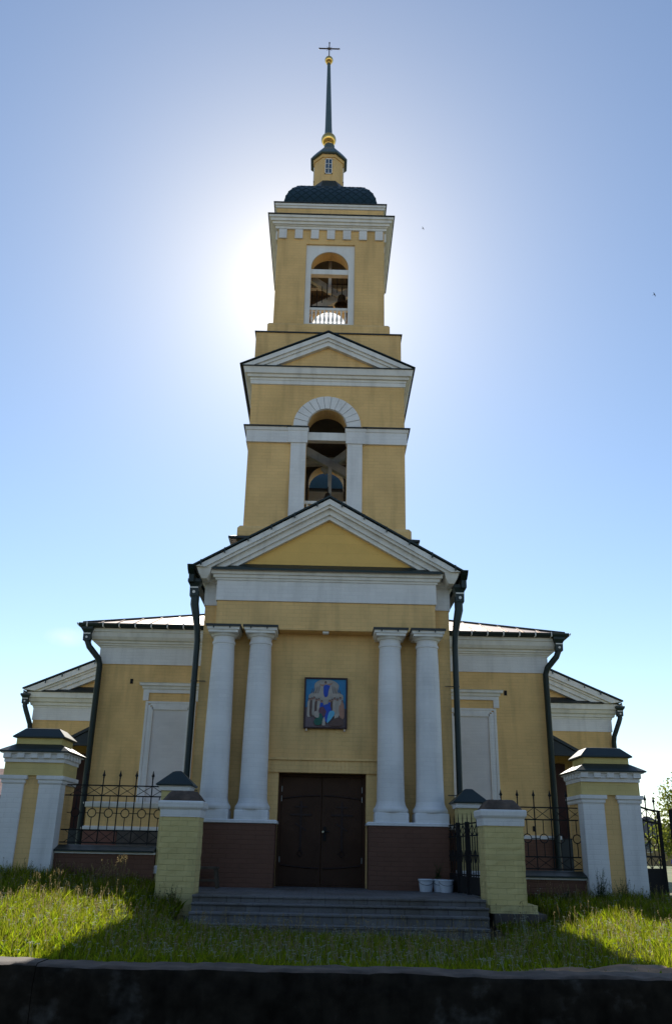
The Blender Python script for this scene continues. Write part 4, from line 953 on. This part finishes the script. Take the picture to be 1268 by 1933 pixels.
def weed(name, x, y, z, h, n, label, mat=DARKL, cat='weed', group=None, spread=.14, lw=.035, flower=None):
    m = MB(); rn = random.Random(int(x*97+y*31+h*1000))
    t = thing(name, label, cat, (x, y, z), group)
    ms = MB()
    for k in range(n):
        a = rn.uniform(0, 6.28); bx, by = x+rn.uniform(-spread, spread)*.4, y+rn.uniform(-spread, spread)*.4
        tx, ty, hh = bx+math.cos(a)*spread*rn.uniform(.2, 1), by+math.sin(a)*spread*rn.uniform(.2, 1), h*rn.uniform(.55, 1)
        ms.tube([(bx, by, z-.05), ((bx+tx)/2, (by+ty)/2, z+hh*.55), (tx, ty, z+hh)], [.004, .003, .0015], 5)
        for j in range(int(hh/.028)):
            f = .12+.86*j/(hh/.028); px, py, pz = bx+(tx-bx)*f, by+(ty-by)*f, z+hh*f; b = rn.uniform(0, 6.28); ln = lw*rn.uniform(1.2, 2.6)*(1.15-f*.7); wd = ln*.32
            dx, dy, dz = math.cos(b)*ln, math.sin(b)*ln, rn.uniform(-.2, .6)*ln; sx, sy = -math.sin(b)*wd, math.cos(b)*wd
            m.add([(px, py, pz), (px+dx*.5+sx, py+dy*.5+sy, pz+dz*.6), (px+dx, py+dy, pz+dz*.7), (px+dx*.5-sx, py+dy*.5-sy, pz+dz*.6)], [(0, 1, 2, 3)])
    m.build('leaves', mat, t, fix=False); ms.build('stem', mat, t)
weed('potted_plant', 2.03, 15.66, 1.18, .30, 7, 'sparse dark plant growing out of the middle bucket', cat='plant', spread=.16)
t = thing('wooden_stool', 'small dark wooden stool at the left end of the platform', 'stool', (-1.92, 15.5, 1.0))
m = MB(); m.box(-2.10, -1.70, 15.35, 15.62, 1.29, 1.325); m.build('seat', WOOD, t, bevel=.005)
for x, y, dx in ((-2.06, 15.38, -.03), (-1.74, 15.38, .045), (-2.06, 15.59, -.03), (-1.74, 15.59, .045)):
    m = MB(); m.bar((x, y, 1.30), (x+dx, y, 1.0), .045, .04, (0, 1, 0)); m.build('leg', WOOD, t)
m = MB(); m.box(-2.08, -1.72, 15.37, 15.395, 1.10, 1.135); m.build('stretcher', WOOD, t)

# ------------------------------------------------------------------ bells
def bell(x, y, z, s, label, grp='bells hung in the belfries'):
    t = thing('bell', label, 'bell', (x, y, z), grp)
    m = MB(); m.lathe(x, y, [(.02*s, z+.42*s), (.06*s, z+.42*s), (.12*s, z+.38*s), (.14*s, z+.28*s), (.16*s, z+.14*s), (.22*s, z+.03*s), (.25*s, z), (.23*s, z+.01*s), (.14*s, z+.2*s), (.1*s, z+.34*s)], 24); m.build('bell_body', material('dark_bronze', (.06, .045, .03), rough=.45, metal=.7), t)
    m = MB(); m.tube([(x, y, z+.4*s), (x, y, z+.75*s)], .012, 6); m.sphere((x, y, z+.02*s), .035*s, 8, 6); m.build('clapper', IRO, t)
bell(.22, 18.2, 14.55, .75, 'dark bronze bell hanging in the upper belfry opening, at its right')
bell(-.02, 18.25, 9.15, .5, 'dark bell hanging deep in the lower belfry opening')

# ------------------------------------------------------------------ far surroundings
def house(name, label, x0, x1, y0, y1, zw, zr, wallm, roofm, group=None, gable=False):
    t = thing(name, label, 'house', ((x0+x1)/2, y0, 1), group)
    m = MB(); m.box(x0, x1, y0, y1, .5, zw); w_ = m.build('wall', wallm, t)
    m = MB(); cx, cy = (x0+x1)/2, (y0+y1)/2
    if gable: m.prismx([(y0-.4, zw-.1), (y1+.4, zw-.1), (cy, zr)], x0-.4, x1+.4)
    else: m.rings([[(x0-.4, y0-.4, zw-.1), (x1+.4, y0-.4, zw-.1), (x1+.4, y1+.4, zw-.1), (x0-.4, y1+.4, zw-.1)], [(x0-.4, y0-.4, zw), (x1+.4, y0-.4, zw), (x1+.4, y1+.4, zw), (x0-.4, y1+.4, zw)], [(cx-.2, cy-.1, zr), (cx+.2, cy-.1, zr), (cx+.2, cy+.1, zr), (cx-.2, cy+.1, zr)]])
    m.build('roof', roofm, t)
    for k in range(2):
        cxw = x0+(x1-x0)*(.3+.4*k); m = MB(); m.box(cxw-.4, cxw+.4, y0-.03, y0+.02, 1.8, 2.7); f = m.build('window', WHTP, t); m = MB(); m.box(cxw-.33, cxw+.33, y0-.05, y0-.02, 1.87, 2.63); m.build('pane', GLS, f)
house('village_house', 'distant tan house with dark pyramid roof seen through the gate', 24.6, 29.0, 72, 76, 3.05, 4.6, TAN, BLK)
house('village_house', 'distant low house with pale blue roof behind the open gate', 21.5, 25.4, 95, 100, 3.4, 5.0, TAN, material('pale_blue_roof', (.35, .5, .6)), gable=True)
house('village_house', 'far shed with weathered pinkish roof beyond the left gate pillar', -22, -16.1, 45, 50, 3.9, 5.3, material('red_brown_boards', (.24, .12, .08)), REDR, gable=True)
def tree(x, y, z0, h, rad, nleaf, label, mat=TREEL, size=.13, group='trees in the distance'):
    rn = np.random.default_rng(int(abs(x*13+y*7)))
    t = thing('tree', label, 'tree', (x, y, z0), group)
    m = MB(); m.tube([(x, y, z0-.2), (x+.1, y, z0+h*.3), (x-.05, y, z0+h*.6), (x+.05, y, z0+h*.9)], [.05*h*.6, .04*h*.6, .02*h*.6, .02], 8)
    tips = []
    for k in range(26):
        a = rn.uniform(0, 6.28); f = rn.uniform(.12, .9); l_ = rad*rn.uniform(.55, 1.0)*(1-.55*max(0, f-.3)); st_ = Vector((x, y, z0+h*f*.85)); en = st_+Vector((math.cos(a)*l_, math.sin(a)*l_, h*.16*rn.uniform(.2, 1.3)))
        m.tube([st_, st_.lerp(en, .5)+Vector((0, 0, .1)), en], [.03, .02, .008], 5); tips += [en, st_.lerp(en, .65), st_.lerp(en, .35)]
    m.build('trunk', BARK, t)
    m = MB(); vs = []; fs = []
    for i in range(nleaf):
        c = tips[rn.integers(len(tips))]; p = np.array(c)+rn.normal(0, rad*.15, 3); u = rn.normal(0, 1, 3); u /= np.linalg.norm(u); w_ = np.cross(u, rn.normal(0, 1, 3)); w_ /= np.linalg.norm(w_); s = size*rn.uniform(.6, 1.4); k = len(vs)
        vs += [tuple(p), tuple(p+u*s*.5+w_*s*.3), tuple(p+u*s), tuple(p+u*s*.5-w_*s*.3)]; fs.append((k, k+1, k+2, k+3))
    m.add(vs, fs); m.build('crown', mat, t, fix=False)
tree(25.5, 60, 1, 5.6, 3.0, 16000, 'sunlit yellow-green tree behind the open gate', size=.22)
tree(29.8, 62, 1, 7.2, 3.6, 16000, 'larger yellow-green tree farther right behind the gates', size=.24)
t = thing('low_fence', 'low bright blue fence far behind the gates', 'fence', (17, 42, 1.0))
m = MB(); m.box(16.2, 20.5, 42, 42.06, 1.28, 1.46); m.build('rail', BLUE, t)
for k in range(5):
    m = MB(); m.box(16.3+k, 16.38+k, 42.06, 42.14, .9, 1.44); m.build('post', BLUE, t)
# birds
def bird(p, yaw, roll, s, label):
    t = MB(); x, y, z = 0, 0, 0
    t.lathe(0, 0, [(.001, -.09), (.018, -.06), (.025, 0), (.018, .05), (.001, .08)], 8)
    for sg in (-1, 1): t.add([(0, 0, .03), (sg*.10, -.02, .05), (sg*.20, .02, -.02), (sg*.09, 0, .0), (0, 0, -.02), (0, .008, .005), (sg*.1, -.012, .025)], [(0, 1, 6, 5), (5, 6, 3, 4), (1, 2, 6), (6, 2, 3), (0, 1, 3, 4), (1, 2, 3)])
    t.add([(0, 0, -.08), (-.03, 0, -.15), (0, .006, -.12), (.03, 0, -.15)], [(0, 1, 2), (0, 2, 3)])
    o = t.build('bird', IRO, fix=False); o.location = p; o.rotation_euler = (R(20), R(roll), R(yaw)); o.scale = (s, s, s)
    tag(o, label, 'bird', 'swallows flying in the sky')
def at(px, py, Y):
    d = fw*1600+rr*(px-634)-uu*(py-966.5); k = Y/d.y; return EYE+d*k
bird(at(798, 431, 34), 20, 60, .55, 'tiny faint bird flying just right of the tower top')
bird(at(1234, 556, 30), 10, 70, .6, 'tiny dark bird in the sky near the photo\'s right edge')

# ------------------------------------------------------------------ grass and wild flowers
def mesh_np(name, V, F3, F4, mat, label, cat):
    me = bpy.data.meshes.new(name); me.vertices.add(len(V)); me.vertices.foreach_set('co', V.astype(np.float32).ravel())
    nl = F3.size+F4.size; me.loops.add(nl); me.polygons.add(len(F3)+len(F4))
    me.loops.foreach_set('vertex_index', np.concatenate([F4.ravel(), F3.ravel()]).astype(np.int32))
    ls = np.concatenate([np.arange(len(F4))*4, len(F4)*4+np.arange(len(F3))*3]).astype(np.int32); me.polygons.foreach_set('loop_start', ls)
    me.update(calc_edges=True); me.materials.append(mat); o = bpy.data.objects.new(name, me); COL.objects.link(o); tag(o, label, cat, kind='stuff'); return o
def spots(n, y0=8.15, y1=15.0):
    x = RNG.uniform(-7.2, 7.2, n*2); y = RNG.uniform(y0, y1, n*2)
    k = (np.abs(x) < .46*y+.3)
    k &= ~((x > -1.98) & (x < 2.52) & (y > 12.12)); k &= ~((x < -1.8) & (x > -2.42) & (y > 13.58) & (y < 14.18)); k &= ~((x < 3.3) & (x > 2.4) & (y > 13.38) & (y < 14.25))
    k &= ~((y > 14.9) & (np.abs(x) < 4.4)); k &= ~((y > 14.78) & (np.abs(x) > 4.3) & (np.abs(x) < 5.35))
    k &= ~((x > 1.9) & (y < 8.55+.25*np.sin(x*3)) & (RNG.random(n*2) > .12))      # bare trodden soil at the right end
    x, y = x[k][:n], y[k][:n]; return x, y
def blades(n, hmin, hmax, wd, y0=8.15, y1=14.95, clump=True, lean=.5):
    x, y = spots(n, y0, y1); n = len(x); z = zl(x, y)-.03
    f = .5+.5*np.sin(x*1.9+np.sin(y*2.3)*1.4)*np.cos(y*1.7-x*.8); far = np.interp(y, [8.1, 9.2, 13, 15], [.55, .85, 1.1, 1.15])
    side = np.interp(np.abs(x-.3), [0, 2.2, 3.5], [.62, .75, 1.1])
    f2 = .5+.5*np.sin(x*7.3+2*np.sin(y*5.1))*np.cos(y*6.7-x*3.1+np.sin(x*4)); h = (hmin+(hmax-hmin)*RNG.random(n)**1.6)*(.5+.5*f+.45*f2)*far*side*np.where((x > 2.2) & (x < 3.5) & (y > 12.4) & (y < 13.5), .45, 1); a = RNG.uniform(0, 2*np.pi, n); b = RNG.uniform(0, 2*np.pi, n)
    w_ = wd*RNG.uniform(.6, 1.4, n); ln = lean*h*RNG.uniform(.1, 1, n)
    dx, dy = np.cos(a)*w_, np.sin(a)*w_; lx, ly = np.cos(b)*ln, np.sin(b)*ln
    P = np.stack([np.stack([x-dx, y-dy, z], 1), np.stack([x+dx, y+dy, z], 1), np.stack([x+dx*.8+lx*.3, y+dy*.8+ly*.3, z+h*.55], 1), np.stack([x-dx*.8+lx*.3, y-dy*.8+ly*.3, z+h*.55], 1), np.stack([x+lx, y+ly, z+h*.97], 1)], 1)
    i = np.arange(n)[:, None]*5; return P.reshape(-1, 3), i+np.array([[3, 2, 4]]), i+np.array([[0, 1, 2, 3]])
V, F3, F4 = blades(190000, .05, .225, .0046)
mesh_np('grass', V, F3, F4, GRS, 'tall uncut meadow grass on the bank in front of the church', 'grass')
# broad leaved plants
V, F3, F4 = blades(42000, .05, .20, .017, lean=1.0)
mesh_np('broad_leaved_weeds', V, F3, F4, GRSD, 'broad leaved weeds mixed through the grass', 'weeds')
# seed stems
def heads(n, hmin, hmax, y0, y1, kind):
    x, y = spots(n, y0, y1); n = len(x); z = zl(x, y)-.03; h = RNG.uniform(hmin, hmax, n)*np.interp(y, [8.1, 10, 15], [.7, 1, 1.15]); tx = x+RNG.normal(0, .05, n); ty = y+RNG.normal(0, .05, n); tz = z+h
    Vs = []; F3_ = []; F4_ = []; k = 0
    st = np.stack([np.stack([x-.0016, y, z], 1), np.stack([x+.0016, y, z], 1), np.stack([tx+.0010, ty, tz], 1), np.stack([tx-.0010, ty, tz], 1)], 1)
    Vs.append(st.reshape(-1, 3)); F4_.append(np.arange(n)[:, None]*4+np.array([[0, 1, 2, 3]])); k = 4*n
    q = 9 if kind == 'umbel' else 7
    for j in range(q):
        if kind == 'umbel': r = RNG.uniform(0, .030, n); a = RNG.uniform(0, 6.28, n); px, py, pz = tx+r*np.cos(a), ty+r*np.sin(a), tz-r*.25+RNG.normal(0, .002, n); s = RNG.uniform(.004, .009, n)
        else: f = j/q; px, py, pz = tx+RNG.normal(0, .006, n), ty+RNG.normal(0, .006, n), tz-f*.09; s = RNG.uniform(.004, .009, n)*(1.2-f*.5)
        ax = RNG.normal(0, 1, (n, 3)); ax /= np.linalg.norm(ax, axis=1)[:, None]; bx = np.cross(ax, RNG.normal(0, 1, (n, 3))); bx /= np.linalg.norm(bx, axis=1)[:, None]
        if kind == 'umbel': ax[:, 2] *= .35; bx[:, 2] *= .35
        c = np.stack([px, py, pz], 1); s = s[:, None]
        Q = np.stack([c-ax*s, c-bx*s, c+ax*s, c+bx*s], 1); Vs.append(Q.reshape(-1, 3)); F4_.append(k+np.arange(n)[:, None]*4+np.array([[0, 1, 2, 3]])); k += 4*n
    return np.concatenate(Vs), np.zeros((0, 3), int), np.concatenate(F4_)
V, F3, F4 = heads(2200, .11, .22, 8.3, 14.6, 'umbel')
mesh_np('white_wildflowers', V, F3, F4, PETL, 'small white umbel flowers scattered through the grass', 'wildflowers')
V, F3, F4 = heads(2200, .18, .34, 8.5, 14.8, 'seed')
mesh_np('seed_stalks', V, F3, F4, STRW, 'straw coloured seed heads standing above the grass', 'grass')
# tall pale grasses against the left base wall
def tuft(x, y, n, h, label, grp='tall seeding grass tufts by the left fence'):
    rn = random.Random(int(x*100)); z = float(zl(np.array(x), np.array(y))); m = MB(); s_ = MB()
    for k in range(n):
        bx, by = x+rn.gauss(0, .09), y+rn.gauss(0, .06); tx, ty = bx+rn.gauss(0, .06), by+rn.gauss(0, .05); hh = h*rn.uniform(.55, 1.0)
        s_.tube([(bx, by, z-.05), ((bx+tx)/2, by, z+hh*.6), (tx, ty, z+hh)], [.0025, .002, .001], 4)
        for j in range(16):
            f = 1-j*.013; q = (tx*f+bx*(1-f), ty*f+by*(1-f), z+hh*f); a = rn.uniform(0, 6.28); r = .012*math.sin(.3+j*.17)+.006
            m.add([q, (q[0]+math.cos(a)*r, q[1]+math.sin(a)*r, q[2]+.008), (q[0]+math.cos(a)*r*.8, q[1]+math.sin(a)*r*.8, q[2]+.02)], [(0, 1, 2)])
    s_.add(m.v, m.f); tag(s_.build('grass_tuft', STRW, None, fix=False), label, 'grass', grp)
tuft(-2.95, 13.6, 24, .58, 'tallest reddish seeding grass tuft, beside the left brick pier')
tuft(-3.25, 13.6, 14, .46, 'seeding grass tuft before the left base wall, left of the tallest tuft')
tuft(-3.85, 13.3, 10, .38, 'shorter seeding grass tuft before the middle of the left base wall')
# dark weeds growing at the walls
k = 0
for (x, y, h, n, lb) in ((4.45, 14.6, .55, 16, 'tall dark weed before the left pilaster of the right gate pillar'), (4.78, 14.6, .42, 14, 'dark bushy weed at the middle of the right gate pillar'), (5.15, 14.55, .24, 10, 'short dark weed at the right pilaster of the right gate pillar'),
                         (3.9, 14.6, .25, 10, 'low dark weed at the base wall right of the right brick pier'), (-4.6, 14.5, .28, 16, 'dark weed at the foot of the left gate pillar, its right side'), (-5.0, 14.5, .26, 14, 'dark weed at the foot of the left gate pillar, its left side'),
                         (-4.1, 14.5, .24, 12, 'low dark weed at the left end of the left base wall'), (-3.6, 14.6, .22, 12, 'low dark weed before the left base wall, behind the tufts'), (-2.05, 13.40, .34, 8, 'dark upright weed close in front of the left brick pier'), (-2.38, 13.42, .26, 8, 'small weed at the left corner of the left brick pier')):
    weed('weed', x, y, float(zl(np.array(x), np.array(y))), h, n, lb, group='dark weeds at the foot of walls', spread=.17)

# unseen wood added behind the camera to darken the lower facade: loose leaves
def added_wood(x0, x1, y0, y1, h, n, label):
    x = RNG.uniform(x0, x1, n); y = RNG.uniform(y0, y1, n); top = h*(.8+.2*np.sin(x*.35)+.12*np.sin(x*1.3+y)); z = RNG.uniform(0, 1, n)**.85*top
    a = RNG.normal(0, 1, (n, 3)); a /= np.linalg.norm(a, axis=1)[:, None]; b = np.cross(a, RNG.normal(0, 1, (n, 3))); b /= np.linalg.norm(b, axis=1)[:, None]; c = np.stack([x, y, z], 1); s_ = RNG.uniform(.25, .55, n)[:, None]
    Q = np.stack([c-a*s_, c-b*s_*.6, c+a*s_, c+b*s_*.6], 1).reshape(-1, 3)
    mesh_np('added_wood', Q, np.zeros((0, 3), int), np.arange(n)[:, None]*4+np.array([[0, 1, 2, 3]]), DARKL, label, 'added_wood')
added_wood(-26, 26, -17, -11, 7.3, 22000, 'unseen wood added across the road to shade the lower facade')
